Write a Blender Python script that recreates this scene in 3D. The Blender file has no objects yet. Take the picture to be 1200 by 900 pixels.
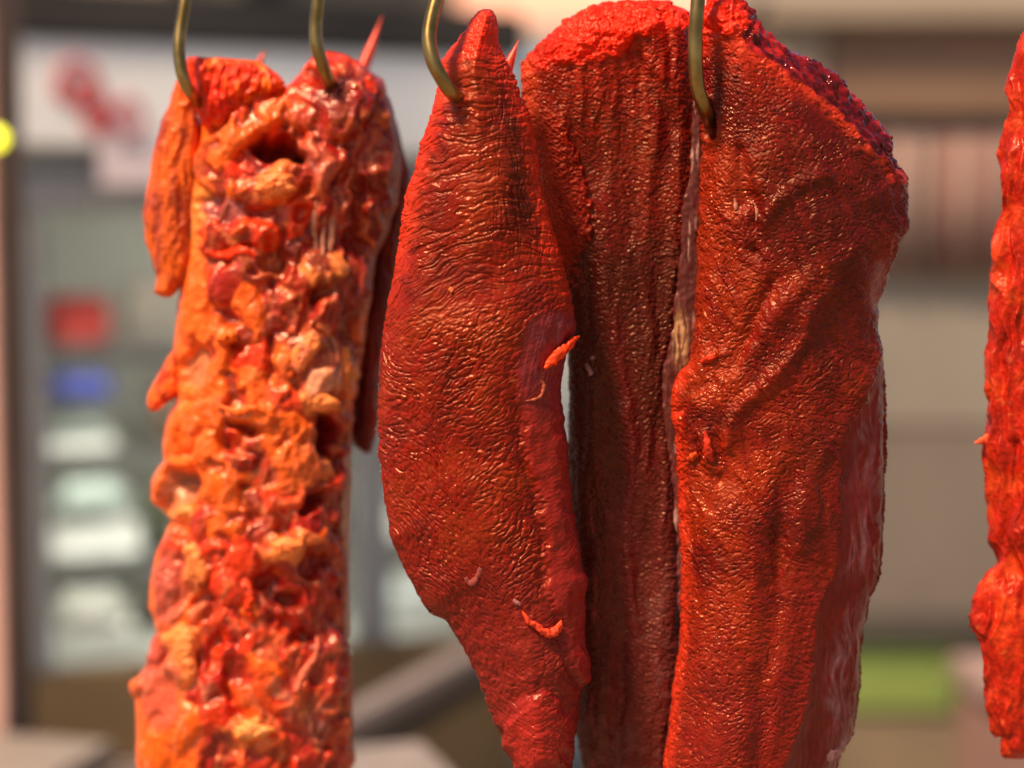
import bpy, bmesh, math, random
import numpy as np
from mathutils import Vector, Matrix

C = bpy.context.scene.collection
PI = math.pi
random.seed(5)
f32 = np.float32

# ------------------------------------------------------------------ camera
CAM_Z, PITCH, FPX = 1.6, math.radians(4.3), 2000.0
SP, CP = math.sin(PITCH), math.cos(PITCH)
cam_d = bpy.data.cameras.new('camera')
cam = bpy.data.objects.new('camera', cam_d)
C.objects.link(cam)
cam.location = (0, 0, CAM_Z)
cam.rotation_euler = (math.radians(90) - PITCH, 0, 0)
cam_d.sensor_width = 36.0
cam_d.lens = 60.0
cam_d.clip_start = 0.05
cam_d.clip_end = 500
cam_d.dof.use_dof = True
cam_d.dof.focus_distance = 1.158
cam_d.dof.aperture_fstop = 1.5
cam_d.dof.aperture_blades = 0
bpy.context.scene.camera = cam


def at(px, py, Y):
    """photo pixel (1200 x 900) and world depth Y -> world point (arrays welcome)"""
    cx = (px - 600.0) / FPX
    cy = (450.0 - py) / FPX
    dy = CP + cy * SP
    dz = -SP + cy * CP
    t = Y / dy
    return cx * t, Y + 0 * t, CAM_Z + dz * t


def ptv(px, py, Y):
    x, y, z = at(float(px), float(py), float(Y))
    return Vector((float(x), float(y), float(z)))


MM = 0.0006          # one photo pixel at 1.2 m, in metres

# ------------------------------------------------------------------ noise
_r = np.random.RandomState(11)
_P = _r.permutation(256).astype(np.int32)
_G = _r.normal(size=(256, 3)).astype(f32)
_G /= np.linalg.norm(_G, axis=1)[:, None]


def n3(x, y, z=0.0, s=0):
    x = np.asarray(x, f32); y = np.asarray(y, f32)
    z = np.asarray(z, f32) + np.zeros_like(x) + f32(s * 17.31)
    y = y + f32(s * 5.77)
    xi = np.floor(x).astype(np.int32); yi = np.floor(y).astype(np.int32); zi = np.floor(z).astype(np.int32)
    x = x - xi; y = y - yi; z = z - zi
    u = x * x * x * (x * (x * 6 - 15) + 10)
    v = y * y * y * (y * (y * 6 - 15) + 10)
    w = z * z * z * (z * (z * 6 - 15) + 10)
    out = np.zeros_like(x)
    for a in (0, 1):
        pa = _P[(xi + a) & 255]
        wa = u if a else 1 - u
        for b in (0, 1):
            pb = _P[(pa + yi + b) & 255]
            wb = wa * (v if b else 1 - v)
            for c in (0, 1):
                g = _G[_P[(pb + zi + c) & 255]]
                d = g[..., 0] * (x - a) + g[..., 1] * (y - b) + g[..., 2] * (z - c)
                out += wb * (w if c else 1 - w) * d
    return out * 1.6


def fbm(x, y, z, o=3, s=0, gain=.5):
    t = 0; a = 1.0
    for k in range(o):
        t = t + a * n3(x * 2 ** k, y * 2 ** k, z * 2 ** k, s + k)
        a *= gain
    return t


def ridge(n):
    return 1 - np.abs(n) * 2.0


def crack(n, a=.45):
    # flat plateaus parted by narrow furrows
    return 1 - 1.6 * sm(a, 1.0, 1 - np.abs(n) * 2.0)


def sm(a, b, x):
    t = np.clip((x - a) / (b - a), 0, 1)
    return t * t * (3 - 2 * t)


def mix(a, b, t):
    t = np.clip(t, 0, 1)
    return a * (1 - t[..., None]) + np.asarray(b, f32) * t[..., None]


def curve(pts, y):
    p = np.array(sorted([(q[1], q[0]) for q in pts]), f32)
    return np.interp(y, p[:, 0], p[:, 1]).astype(f32)


def pdist(pts, x, y, closed=False):
    p = [tuple(q) for q in pts]
    if closed:
        p = p + [p[0]]
    best = np.full(np.shape(x), 1e9, f32)
    for (ax, ay), (bx, by) in zip(p[:-1], p[1:]):
        dx, dy = bx - ax, by - ay
        L = dx * dx + dy * dy
        if L < 1e-9:
            continue
        t = np.clip(((x - ax) * dx + (y - ay) * dy) / L, 0, 1)
        ex = x - ax - t * dx; ey = y - ay - t * dy
        best = np.minimum(best, ex * ex + ey * ey)
    return np.sqrt(best)


def rot(x, y, deg, cx=0, cy=0):
    a = math.radians(deg)
    return (x - cx) * math.cos(a) + (y - cy) * math.sin(a), -(x - cx) * math.sin(a) + (y - cy) * math.cos(a)


def lin(r, g, b):
    f = lambda c: (c / 255 / 12.92) if c / 255 <= .04045 else ((c / 255 + .055) / 1.055) ** 2.4
    return (f(r), f(g), f(b))


# ------------------------------------------------------------------ materials
def nodes(name):
    m = bpy.data.materials.new(name)
    m.use_nodes = True
    nt = m.node_tree
    return m, nt, nt.nodes['Principled BSDF']


def flesh(name, wet_tint=(1, .62, .5), dull=.26, sss=.06, spec_tint=(1, .46, .2), rough=.15, spec=.46, bump=.32, scale=750., coat=0.0):
    m, nt, b = nodes(name)
    N, L = nt.nodes, nt.links
    a = N.new('ShaderNodeAttribute'); a.attribute_name = 'col'
    tc = N.new('ShaderNodeTexCoord')
    n1 = N.new('ShaderNodeTexNoise'); n1.inputs['Scale'].default_value = scale; n1.inputs['Detail'].default_value = 3
    n2 = N.new('ShaderNodeTexNoise'); n2.inputs['Scale'].default_value = scale * .28; n2.inputs['Detail'].default_value = 4
    for n in (n1, n2):
        L.new(tc.outputs['Object'], n.inputs['Vector'])
    hsv = N.new('ShaderNodeHueSaturation')
    L.new(a.outputs['Color'], hsv.inputs['Color'])
    mr = N.new('ShaderNodeMapRange')
    mr.inputs['From Min'].default_value = .25; mr.inputs['From Max'].default_value = .75
    mr.inputs['To Min'].default_value = .72; mr.inputs['To Max'].default_value = 1.28
    L.new(n2.outputs['Fac'], mr.inputs['Value'])
    L.new(mr.outputs['Result'], hsv.inputs['Value'])
    L.new(hsv.outputs['Color'], b.inputs['Base Color'])
    mr2 = N.new('ShaderNodeMapRange')                   # alpha of the attribute = wetness
    mr2.inputs['To Min'].default_value = rough; mr2.inputs['To Max'].default_value = .10
    L.new(a.outputs['Alpha'], mr2.inputs['Value'])
    mr3 = N.new('ShaderNodeMath'); mr3.operation = 'MULTIPLY_ADD'
    L.new(n1.outputs['Fac'], mr3.inputs[0]); mr3.inputs[1].default_value = min(.2, dull)
    n3_ = N.new('ShaderNodeTexNoise'); n3_.inputs['Scale'].default_value = 45; n3_.inputs['Detail'].default_value = 3
    L.new(tc.outputs['Object'], n3_.inputs['Vector'])
    mr4 = N.new('ShaderNodeMapRange')
    mr4.inputs['From Min'].default_value = .38; mr4.inputs['From Max'].default_value = .62
    mr4.inputs['To Min'].default_value = 0; mr4.inputs['To Max'].default_value = dull
    L.new(n3_.outputs['Fac'], mr4.inputs['Value'])
    ad = N.new('ShaderNodeMath'); ad.operation = 'ADD'
    L.new(mr2.outputs['Result'], ad.inputs[0]); L.new(mr4.outputs['Result'], ad.inputs[1])
    L.new(ad.outputs['Value'], mr3.inputs[2])
    L.new(mr3.outputs['Value'], b.inputs['Roughness'])
    mx = N.new('ShaderNodeMix'); mx.data_type = 'RGBA'
    mx.inputs[6].default_value = (*spec_tint, 1); mx.inputs[7].default_value = (*wet_tint, 1)
    L.new(a.outputs['Alpha'], mx.inputs[0])
    L.new(mx.outputs[2], b.inputs['Specular Tint'])
    b.inputs['Specular IOR Level'].default_value = spec
    b.inputs['Subsurface Weight'].default_value = sss
    b.inputs['Subsurface Radius'].default_value = (1, .22, .1)
    b.inputs['Subsurface Scale'].default_value = .004
    b.inputs['Coat Weight'].default_value = coat
    b.inputs['Coat Roughness'].default_value = .25
    bp = N.new('ShaderNodeBump'); bp.inputs['Strength'].default_value = bump; bp.inputs['Distance'].default_value = .0006
    L.new(n1.outputs['Fac'], bp.inputs['Height'])
    L.new(bp.outputs['Normal'], b.inputs['Normal'])
    return m


def plain(name, c, rough=.6, metal=0.0, var=.15, scale=12., bump=0.0, stretch=None, emit=None):
    m, nt, b = nodes(name)
    N, L = nt.nodes, nt.links
    tc = N.new('ShaderNodeTexCoord')
    mp = N.new('ShaderNodeMapping')
    if stretch:
        mp.inputs['Scale'].default_value = stretch
    L.new(tc.outputs['Object'], mp.inputs['Vector'])
    n = N.new('ShaderNodeTexNoise'); n.inputs['Scale'].default_value = scale; n.inputs['Detail'].default_value = 5
    L.new(mp.outputs['Vector'], n.inputs['Vector'])
    r = N.new('ShaderNodeValToRGB')
    r.color_ramp.elements[0].position = .3; r.color_ramp.elements[1].position = .7
    r.color_ramp.elements[0].color = (*[v * (1 - var) for v in c], 1)
    r.color_ramp.elements[1].color = (*[min(1, v * (1 + var)) for v in c], 1)
    L.new(n.outputs['Fac'], r.inputs['Fac'])
    L.new(r.outputs['Color'], b.inputs['Base Color'])
    b.inputs['Roughness'].default_value = rough
    b.inputs['Metallic'].default_value = metal
    if bump:
        bp = N.new('ShaderNodeBump'); bp.inputs['Strength'].default_value = bump; bp.inputs['Distance'].default_value = .002
        L.new(n.outputs['Fac'], bp.inputs['Height']); L.new(bp.outputs['Normal'], b.inputs['Normal'])
    if emit:
        b.inputs['Emission Color'].default_value = (*emit[:3], 1); b.inputs['Emission Strength'].default_value = emit[3]
    return m


M_LEAN = flesh('lean_dried_meat')
M_FRESH = flesh('moist_meat', sss=.10, spec_tint=(1, .45, .2), rough=.22, spec=.42, bump=.35, scale=900)
M_RAW = flesh('raw_torn_meat', wet_tint=(1, .62, .45), dull=.14, sss=.14, spec_tint=(1, .55, .3), rough=.24, spec=.6, bump=.3, scale=900)
M_CUT = flesh('wet_cut_meat', wet_tint=(1, .6, .5), dull=.0, sss=.04, rough=.2, spec=.3, bump=.3, scale=420)
M_FAT = flesh('fat', sss=.2, spec_tint=(1, .7, .5), rough=.34, spec=.5, bump=.15, scale=900)


# ------------------------------------------------------------------ object helpers
def tag(o, label=None, cat=None, group=None, kind=None):
    if label: o['label'] = label
    if cat: o['category'] = cat
    if group: o['group'] = group
    if kind: o['kind'] = kind
    return o


def thing(name, label, cat, loc=(0, 0, 0), rotz=0, group=None):
    o = bpy.data.objects.new(name, None)
    o.empty_display_size = .05
    C.objects.link(o)
    o.location = loc
    o.rotation_euler = (0, 0, rotz)
    tag(o, label, cat, group)
    return o


def raw_mesh(name, V, F, mat, parent=None, col=None, wet=None, nrm=None):
    """V world coordinates (n,3), F quads (m,4)"""
    me = bpy.data.meshes.new(name)
    off = np.zeros(3)
    if parent is not None:
        off = np.array(parent.location)
    V = np.asarray(V, f32) - off.astype(f32)
    me.vertices.add(len(V)); me.vertices.foreach_set('co', V.ravel())
    F = np.asarray(F, np.int32)
    me.loops.add(F.size); me.loops.foreach_set('vertex_index', F.ravel())
    me.polygons.add(len(F))
    me.polygons.foreach_set('loop_start', np.arange(0, F.size, 4, dtype=np.int32))
    me.update(calc_edges=True)
    me.polygons.foreach_set('use_smooth', np.ones(len(F), bool))
    if col is not None:
        a = me.attributes.new('col', 'FLOAT_COLOR', 'POINT')
        rgba = np.ones((len(V), 4), f32)
        rgba[:, :3] = np.clip(col, 0.002, 1)
        rgba[:, 3] = 0 if wet is None else np.clip(wet, 0, 1)
        a.data.foreach_set('color', rgba.ravel())
    if nrm is not None:
        me.normals_split_custom_set_from_vertices(np.asarray(nrm, f32).tolist())
    me.materials.append(mat)
    me.validate()
    o = bpy.data.objects.new(name, me)
    C.objects.link(o)
    if parent is not None:
        o.parent = parent
    return o


class BM:
    """collects shapes for one mesh object"""
    def __init__(self):
        self.b = bmesh.new()

    def box(self, a, b, bev=0.0, M=None):
        r = bmesh.ops.create_cube(self.b, size=1)
        vs = r['verts']
        a = Vector(a); b = Vector(b)
        for v in vs:
            v.co = Vector([(a[i] + b[i]) / 2 + v.co[i] * abs(b[i] - a[i]) for i in range(3)])
        if bev:
            es = list({e for v in vs for e in v.link_edges})
            g = bmesh.ops.bevel(self.b, geom=es, offset=bev, segments=2, affect='EDGES')
            vs = list({v for f in g['faces'] for v in f.verts} | {v for v in vs if v.is_valid})
        if M is not None:
            bmesh.ops.transform(self.b, matrix=M, verts=[v for v in vs if v.is_valid])
        return self

    def tube(self, pts, rad, n=16, cap=True):
        pts = [Vector(p) for p in pts]
        rads = rad if isinstance(rad, (list, tuple)) else [rad] * len(pts)
        rings = []; up = None
        for i, p in enumerate(pts):
            t = (pts[min(i + 1, len(pts) - 1)] - pts[max(i - 1, 0)]).normalized()
            if up is None:
                up = t.orthogonal().normalized()
            up = (up - t * up.dot(t)).normalized()
            s = t.cross(up)
            rings.append([self.b.verts.new(p + (up * math.cos(2 * PI * k / n) + s * math.sin(2 * PI * k / n)) * rads[i]) for k in range(n)])
        for a, b in zip(rings[:-1], rings[1:]):
            for k in range(n):
                self.b.faces.new((a[k], a[(k + 1) % n], b[(k + 1) % n], b[k]))
        if cap:
            self.b.faces.new(list(reversed(rings[0]))); self.b.faces.new(rings[-1])
        return self

    def cyl(self, c, r, h, axis='Z', n=32, r2=None):
        M = Matrix.Translation(c)
        if axis == 'Y': M = M @ Matrix.Rotation(PI / 2, 4, 'X')
        if axis == 'X': M = M @ Matrix.Rotation(PI / 2, 4, 'Y')
        bmesh.ops.create_cone(self.b, cap_ends=True, segments=n, radius1=r, radius2=r if r2 is None else r2, depth=h, matrix=M)
        return self

    def ball(self, c, r, sx=1, sy=1, sz=1):
        M = Matrix.Translation(c) @ Matrix.Diagonal((sx, sy, sz, 1))
        bmesh.ops.create_icosphere(self.b, subdivisions=3, radius=r, matrix=M)
        return self

    def build(self, name, mat, parent=None, smooth=False, label=None):
        me = bpy.data.meshes.new(name)
        bmesh.ops.recalc_face_normals(self.b, faces=self.b.faces)
        self.b.to_mesh(me); self.b.free()
        if smooth:
            me.polygons.foreach_set('use_smooth', np.ones(len(me.polygons), bool))
        me.materials.append(mat)
        o = bpy.data.objects.new(name, me)
        C.objects.link(o)
        if parent is not None:
            o.parent = parent
        if label:
            o['label'] = label
        return o


def catmull(pts, n=10):
    P = [np.array(p, float) for p in pts]
    P = [2 * P[0] - P[1]] + P + [2 * P[-1] - P[-2]]
    out = []
    for i in range(1, len(P) - 2):
        for k in range(n):
            t = k / n
            out.append(.5 * ((2 * P[i]) + (P[i + 1] - P[i - 1]) * t + (2 * P[i - 1] - 5 * P[i] + 4 * P[i + 1] - P[i + 2]) * t * t + (-P[i - 1] + 3 * P[i] - 3 * P[i + 1] + P[i + 2]) * t ** 3))
    out.append(P[-2])
    return out


# ------------------------------------------------------------------ hanging meat: closed ring meshes
def ring_piece(Lp, Rp, y0, y1, Y0, Tf, Rf, Tb, nf, nb, step, disp, colour, shape=None, tilt=None):
    """Lp / Rp: outline left and right (px), y0..y1 rows; front and back thickness in px.
    disp(X, Y, Z, d, front) -> displacement along the normal; colour(...) -> (rgb, wet).
    Returns dict with world verts, quads, normals and the px-space position of each vertex."""
    rows = np.arange(y0, y1 + .001, step, dtype=f32)
    ny = len(rows)
    xl = curve(Lp, rows); xr = curve(Rp, rows)
    xr = np.maximum(xr, xl + .3)
    s1 = .5 - .5 * np.cos(np.linspace(0, PI, nf))
    s1 = .35 * np.linspace(0, 1, nf) + .65 * s1
    s2 = (.5 - .5 * np.cos(np.linspace(0, PI, nb + 2)))[1:-1][::-1]
    s = np.concatenate([s1, s2]).astype(f32)
    front = np.concatenate([np.ones(nf, bool), np.zeros(nb, bool)])
    ns = len(s)
    X = xl[:, None] + (xr - xl)[:, None] * s[None, :]
    Y = np.repeat(rows[:, None], ns, 1)
    poly = [(curve(Lp, np.array([y]))[0], y) for y in rows[::6]] + [(xl[-1], rows[-1])]
    polr = [(curve(Rp, np.array([y]))[0], y) for y in rows[::6]] + [(xr[-1], rows[-1])]
    d = pdist([(float(a), float(b)) for a, b in poly] + [(float(a), float(b)) for a, b in reversed(polr)], X, Y, True)
    prof = lambda R: np.sqrt(np.clip(1 - (1 - np.clip(d / R, 0, 1)) ** 2, 0, 1))
    FR = np.repeat(front[None, :], ny, 0)
    Z = np.where(FR, Tf * prof(Rf), -Tb * prof(Rf * .8)).astype(f32)
    if shape is not None:
        Z = Z + np.where(FR, shape(X, Y, d), 0).astype(f32) * np.clip(d / 12, 0, 1)

    def normals(X, Y, Z):
        def gr(A):
            du = np.roll(A, -1, 1) - np.roll(A, 1, 1)
            dv = np.empty_like(A)
            dv[1:-1] = A[2:] - A[:-2]; dv[0] = A[1] - A[0]; dv[-1] = A[-1] - A[-2]
            return du, dv
        xu, xv = gr(X); yu, yv = gr(Y); zu, zv = gr(Z)
        nx = yu * zv - zu * yv; ny_ = zu * xv - xu * zv; nz = xu * yv - yu * xv
        l = np.sqrt(nx * nx + ny_ * ny_ + nz * nz) + 1e-9
        return nx / l, ny_ / l, nz / l

    nx, ny_, nz = normals(X, Y, Z)
    h = disp(X, Y, Z, d, FR)
    fade = np.clip(np.minimum(np.arange(ny), np.arange(ny)[::-1]) / 4, 0, 1)[:, None]
    h = (h * (.25 + .75 * fade)).astype(f32)
    X2, Y2, Z2 = X + nx * h, Y + ny_ * h, Z + nz * h
    if tilt is not None:
        Z2 = Z2 + tilt(Y2)
    rgb, wet = colour(X, Y, Z, d, FR)
    wx, wy, wz = at(X2, Y2, Y0 - Z2 * MM)
    V = np.stack([wx, wy, wz], -1).reshape(-1, 3)
    idx = np.arange(ny * ns).reshape(ny, ns)
    q = np.stack([idx[:-1], idx[1:], np.roll(idx, -1, 1)[1:], np.roll(idx, -1, 1)[:-1]], -1).reshape(-1, 4)
    # caps: fold the first and last ring shut
    caps = []
    for r in (0, ny - 1):
        for k in range((nb)):
            a = idx[r, (nf - 1 - int((k) * (nf - 1) / nb))]; b_ = idx[r, (nf - 1 - int((k + 1) * (nf - 1) / nb))]
            c = idx[r, (nf + min(k, nb - 1))]; e = idx[r, (nf + k - 1) % ns] if k else idx[r, nf - 1]
            caps.append((a, b_, c, e) if r == 0 else (e, c, b_, a))
    wn = normals(V[:, 0].reshape(ny, ns), V[:, 1].reshape(ny, ns), V[:, 2].reshape(ny, ns))
    Nn = np.stack(wn, -1).reshape(-1, 3)
    return dict(V=V, F=q, N=Nn, X=X, Y=Y, Z=Z2, X2=X2, Y2=Y2, FR=FR, d=d, col=rgb.reshape(-1, 3), wet=wet.reshape(-1), ny=ny, ns=ns, nf=nf)


def orient(r, Y0):
    """make the normals point away from the middle"""
    i = (r['ny'] // 2) * r['ns'] + r['nf'] // 2
    if r['N'][i][1] > 0:
        r['N'] = -r['N']
    return r


def emit_parts(r, parent, parts):
    """parts: list of (name, material, vertex mask or None for the rest, label)"""
    F = r['F']
    left = np.ones(len(F), bool)
    out = {}
    for name, mat, mask, label in parts:
        if mask is None:
            sel = left
        else:
            fm = mask.reshape(-1)[F].mean(1) > .5
            sel = left & fm
        left = left & ~sel
        f = F[sel]
        # drop zero-area quads
        used, inv = np.unique(f, return_inverse=True)
        inv = inv.reshape(f.shape)
        o = raw_mesh(name, r['V'][used], inv, mat, parent, r['col'][used], r['wet'][used], r['N'][used])
        if label:
            o['label'] = label
        out[name] = o
    return out


def front_z(r):
    """lookup of front-surface depth (px) near a pixel"""
    m = r['FR'].ravel()
    X = r['X2'].ravel()[m]; Y = r['Y2'].ravel()[m]; Z = r['Z'].ravel()[m]
    def look(px, py, rad=6):
        k = (np.abs(X - px) < rad) & (np.abs(Y - py) < rad)
        return float(np.percentile(Z[k], 70)) if k.any() else 0.0
    return look


A3 = lambda *c: np.array(c, f32)

# ================================================================== SLAB A  (pointed lean piece)
A_L = [(566, 11), (555, 22), (546, 36), (539, 45), (528, 60), (519, 72), (516, 92), (512, 113), (503, 150), (495, 167), (487, 200), (477, 233), (468, 293), (455, 367),
       (447, 427), (445, 473), (445, 533), (451, 577), (457, 612), (459, 630), (473, 660), (490, 697), (503, 717), (519, 723), (529, 735), (550, 770), (565, 803), (573, 823), (583, 850), (593, 873), (602, 900), (618, 945), (640, 985)]
A_R = [(575, 11), (579, 20), (582, 33), (582, 50), (590, 70), (600, 90), (610, 117), (622, 143), (627, 173), (632, 213), (641, 250), (655, 300), (668, 350), (673, 385), (664, 408), (659, 430),
       (655, 447), (653, 473), (657, 493), (660, 533), (662, 567), (667, 600), (673, 633), (678, 663), (684, 680), (681, 717), (680, 750), (687, 777), (687, 800), (678, 820), (677, 840), (672, 867), (670, 897), (664, 940), (650, 985)]
A_STRIP = [(672, 340), (655, 354), (632, 364), (618, 376), (608, 400), (607, 440), (606, 470), (613, 510), (617, 545), (628, 570), (633, 600), (640, 640), (638, 690), (655, 720), (663, 760), (668, 790), (684, 812)]


def a_fields(X, Y):
    sp = pdist(A_STRIP, X, Y)
    xs = curve(A_STRIP, Y)
    wv = n3(X / 14, Y / 14, 0, 3) * 4 + n3(X / 5, Y / 5, 0, 87) * 2.5 + n3(0 * X, Y / 45, 0, 84) * 9
    strip = sm(-5, 9, X + wv - xs) * sm(345, 372, Y + wv * 3) * sm(818, 796, Y)
    spine_x = np.interp(Y, [300, 400, 560, 720, 900], [425, 470, 535, 590, 640]).astype(f32)
    lower = sm(-30, 30, spine_x - X + 10)
    return strip, lower


def a_disp(X, Y, Z, d, FR):
    strip, lower = a_fields(X, Y)
    wx = n3(X / 60, Y / 60, Z / 60, 1) * 14; wy = n3(X / 60, Y / 60, Z / 60, 2) * 14
    big = n3(X / 110, Y / 150, Z / 110, 4) * 9 + n3(X / 45, Y / 60, Z / 45, 5) * 3.5
    # upper striations: arcs that climb to the right and level out
    ang = np.clip((590 - X) / 150, 0, 1.1)
    ph = Y + wy * .7 + 42 * ang ** 1.5 * -1 + (X - 560) * .0
    ph = Y + wy * .6 - (75 + .42 * np.clip(Y - 140, 0, 300)) * (1 - np.cos(np.clip((610 - X) / 165, 0, 1.4)))
    ph = ph + n3(X / 22, Y / 16, Z / 30, 17) * 5 + n3(X / 9, Y / 9, Z / 9, 18) * 1.2
    st1 = crack(n3(X / 60, ph / 6.4, Z / 60, 6), .5) * .6 + crack(n3(X / 26, ph / 4.4, Z / 40, 7), .6) * .3 + ridge(n3(X / 9, ph / 3.0, Z / 20, 19)) * .35
    u, v = rot(X + wx * .5, Y + wy * .5, -32)
    v = v + n3(X / 14, Y / 14, Z / 30, 17) * 3
    st2 = crack(n3(u / 20, v / 6, Z / 40, 8), .5) * .6 + ridge(n3(u / 8, v / 3.6, Z / 30, 9)) * .7
    u, v = rot(X + wx, Y + wy, 50)
    st3 = crack(n3(u / 20, v / 6, Z / 40, 10), .5) * .6 + ridge(n3(u / 7, v / 3.8, Z / 30, 11)) * .7
    cross = crack(n3((X + wx * .4 + n3(X / 12, Y / 20, 0, 56) * 4) / 5.2, Y / 30, Z / 40, 12), .5) * .5
    up = sm(400, 320, Y + (X - 560) * .2)
    rightc = sm(565, 600, X) * sm(350, 250, Y) + .25 * sm(540, 580, X) * sm(420, 360, Y)
    low = sm(640, 730, Y)
    lump = fbm(X / 22, Y / 22, Z / 22, 3, 13) * 1.6
    st = up * (st1 + cross * rightc) + (1 - up) * (st2 * (1 - lower) + st3 * lower)
    granular = ridge(n3(X / 7, Y / 6, Z / 7, 14)) * .55 + n3(X / 3.2, Y / 2.8, Z / 3.2, 15) * .6
    top = sm(78, 50, Y)
    patch = .8 + .4 * sm(-.3, .4, n3(X / 50, Y / 60, 0, 57))
    fine = st * patch * (1 - .35 * low) * (1 - .7 * top) * 1.5 + granular * (.5 + .9 * top) + lump * low
    fine = fine * (1 - .72 * strip * FR) + strip * FR * (ridge(n3((X + .25 * (Y - 420)) / 5, Y / 45, 0, 83)) * .6 * sm(500, 440, Y) + n3(X / 12, Y / 18, 0, 82) * 1.6)
    nick = ridge(n3(X / 16, Y / 16, 3.3, 16)) * 1.2 * sm(24, 0, d)
    h = big * np.clip(d / 30, .15, 1) + fine + 4.5 * strip * sm(380, 520, Y) * FR + nick
    # long shallow grooves either side of the raised band, fold below it
    dd = pdist(A_STRIP, X, Y)
    h -= 3.0 * np.exp(-(dd / 9) ** 2) * sm(440, 540, Y) * (1 - strip)
    # dimple round the hook
    hd = np.hypot((X - 528) / 12, (Y - 106) / 12)
    h -= 9 * np.exp(-hd ** 2) * FR
    h += 4 * np.exp(-(pdist([(519, 84), (540, 118), (552, 116)], X, Y) / 5) ** 2) * FR
    # the step where a red knob of flesh sits at the bottom
    k = np.hypot((X - 630) / 45, (Y - 860) / 55)
    h += 7 * sm(1, .55, k + n3(X / 16, Y / 16, 0, 20) * .2) * FR
    return h


def a_col(X, Y, Z, d, FR):
    strip, lower = a_fields(X, Y)
    n = fbm(X / 60, Y / 60, Z / 60, 3, 30); m = fbm(X / 13, Y / 9, Z / 13, 3, 33)
    c = np.zeros(X.shape + (3,), f32) + A3(.32, .014, .004)
    c = mix(c, (.36, .034, .005), sm(-.2, .6, n + .5 * m + .25 * sm(420, 150, Y)))
    c = mix(c, (.20, .010, .006), sm(.1, .8, -n + .6 * m) * .8)
    c = mix(c, (.22, .014, .009), sm(560, 760, Y) * .55)
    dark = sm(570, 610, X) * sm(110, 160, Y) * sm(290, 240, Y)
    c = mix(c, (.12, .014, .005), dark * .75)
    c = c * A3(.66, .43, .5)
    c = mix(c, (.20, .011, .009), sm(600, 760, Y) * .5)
    c = mix(c, (.70, .014, .003), sm(85, 40, Y + m * 20))
    edge = sm(20, 0, d - 3 + m * 6)
    c = mix(c, (.62, .03, .008), edge * sm(420, 250, Y) * .8)
    c = mix(c, (.27, .012, .009), strip * .75 * sm(440, 520, Y))
    c = mix(c, (.20, .016, .019), strip * .9 * sm(520, 440, Y))
    c = mix(c, (.26, .055, .07), strip * sm(.15, .9, n3(X / 5, Y / 40, 0, 36) + .4 * n3(X / 20, Y / 20, 0, 37)) * sm(480, 400, Y) * .7)
    k = np.hypot((X - 630) / 45, (Y - 860) / 55)
    c = mix(c, (.33, .014, .009), sm(1.1, .6, k) * .8)
    c = mix(c, (.6, .12, .04), sm(.62, .85, n3(X / 9, Y / 6, Z / 9, 38)) * .7 * (1 - strip))
    wet = .12 + .2 * sm(640, 760, Y) + .15 * strip
    return c, wet


YA = 1.168
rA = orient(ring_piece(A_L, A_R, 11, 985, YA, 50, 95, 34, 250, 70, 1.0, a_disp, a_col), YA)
tA = thing('lean_meat_piece', 'pointed lean piece of dried red meat with striped grain, narrow tip on a hook', 'meat', tuple(ptv(560, 700, YA)))
sA, _ = a_fields(rA['X'], rA['Y'])
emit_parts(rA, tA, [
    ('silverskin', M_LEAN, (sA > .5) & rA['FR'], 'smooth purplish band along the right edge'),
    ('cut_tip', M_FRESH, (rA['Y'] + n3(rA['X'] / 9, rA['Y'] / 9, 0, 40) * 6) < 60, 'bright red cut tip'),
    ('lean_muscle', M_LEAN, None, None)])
zA = front_z(rA)


def shred(name, pts, rads, Y0, look, parent, colr, lift=3.0, wet=.3, mat=M_FRESH, label=None, seed=0, flat=1.0):
    """a little strand or tag of flesh lying on a surface: swept tube with a lumpy skin"""
    P = catmull([(p[0], p[1], look(p[0], p[1]) + lift + (p[2] if len(p) > 2 else 0)) for p in pts], 10)
    R = np.interp(np.linspace(0, 1, len(P)), np.linspace(0, 1, len(rads)), rads)
    P = np.array(P); n = 18
    T = np.gradient(P, axis=0); T /= np.linalg.norm(T, axis=1)[:, None] + 1e-9
    up = np.array([0, 0, 1.0]); S = np.cross(T, up); S /= np.linalg.norm(S, axis=1)[:, None] + 1e-9
    U = np.cross(S, T)
    a = np.linspace(0, 2 * PI, n, endpoint=False)
    X = P[:, None, :] + R[:, None, None] * (S[:, None, :] * np.cos(a)[None, :, None] + flat * U[:, None, :] * np.sin(a)[None, :, None])
    b = n3(X[..., 0] / 5, X[..., 1] / 5, X[..., 2] / 5, 50 + seed)
    X = P[:, None, :] + (X - P[:, None, :]) * (1 + .45 * b)[..., None]
    wx, wy, wz = at(X[..., 0].astype(f32), X[..., 1].astype(f32), Y0 - X[..., 2].astype(f32) * MM)
    V = np.stack([wx, wy, wz], -1).reshape(-1, 3)
    idx = np.arange(len(P) * n).reshape(len(P), n)
    q = np.stack([idx[:-1], np.roll(idx, -1, 1)[:-1], np.roll(idx, -1, 1)[1:], idx[1:]], -1).reshape(-1, 4)
    c = np.zeros((len(V), 3), f32) + A3(*colr)
    c = c * (1 + .35 * n3(X[..., 0] / 7, X[..., 1] / 7, X[..., 2] / 7, 51).reshape(-1, 1))
    o = raw_mesh(name, V, q, mat, parent, c, np.full(len(V), wet, f32))
    if label:
        o['label'] = label
    return o


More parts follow.
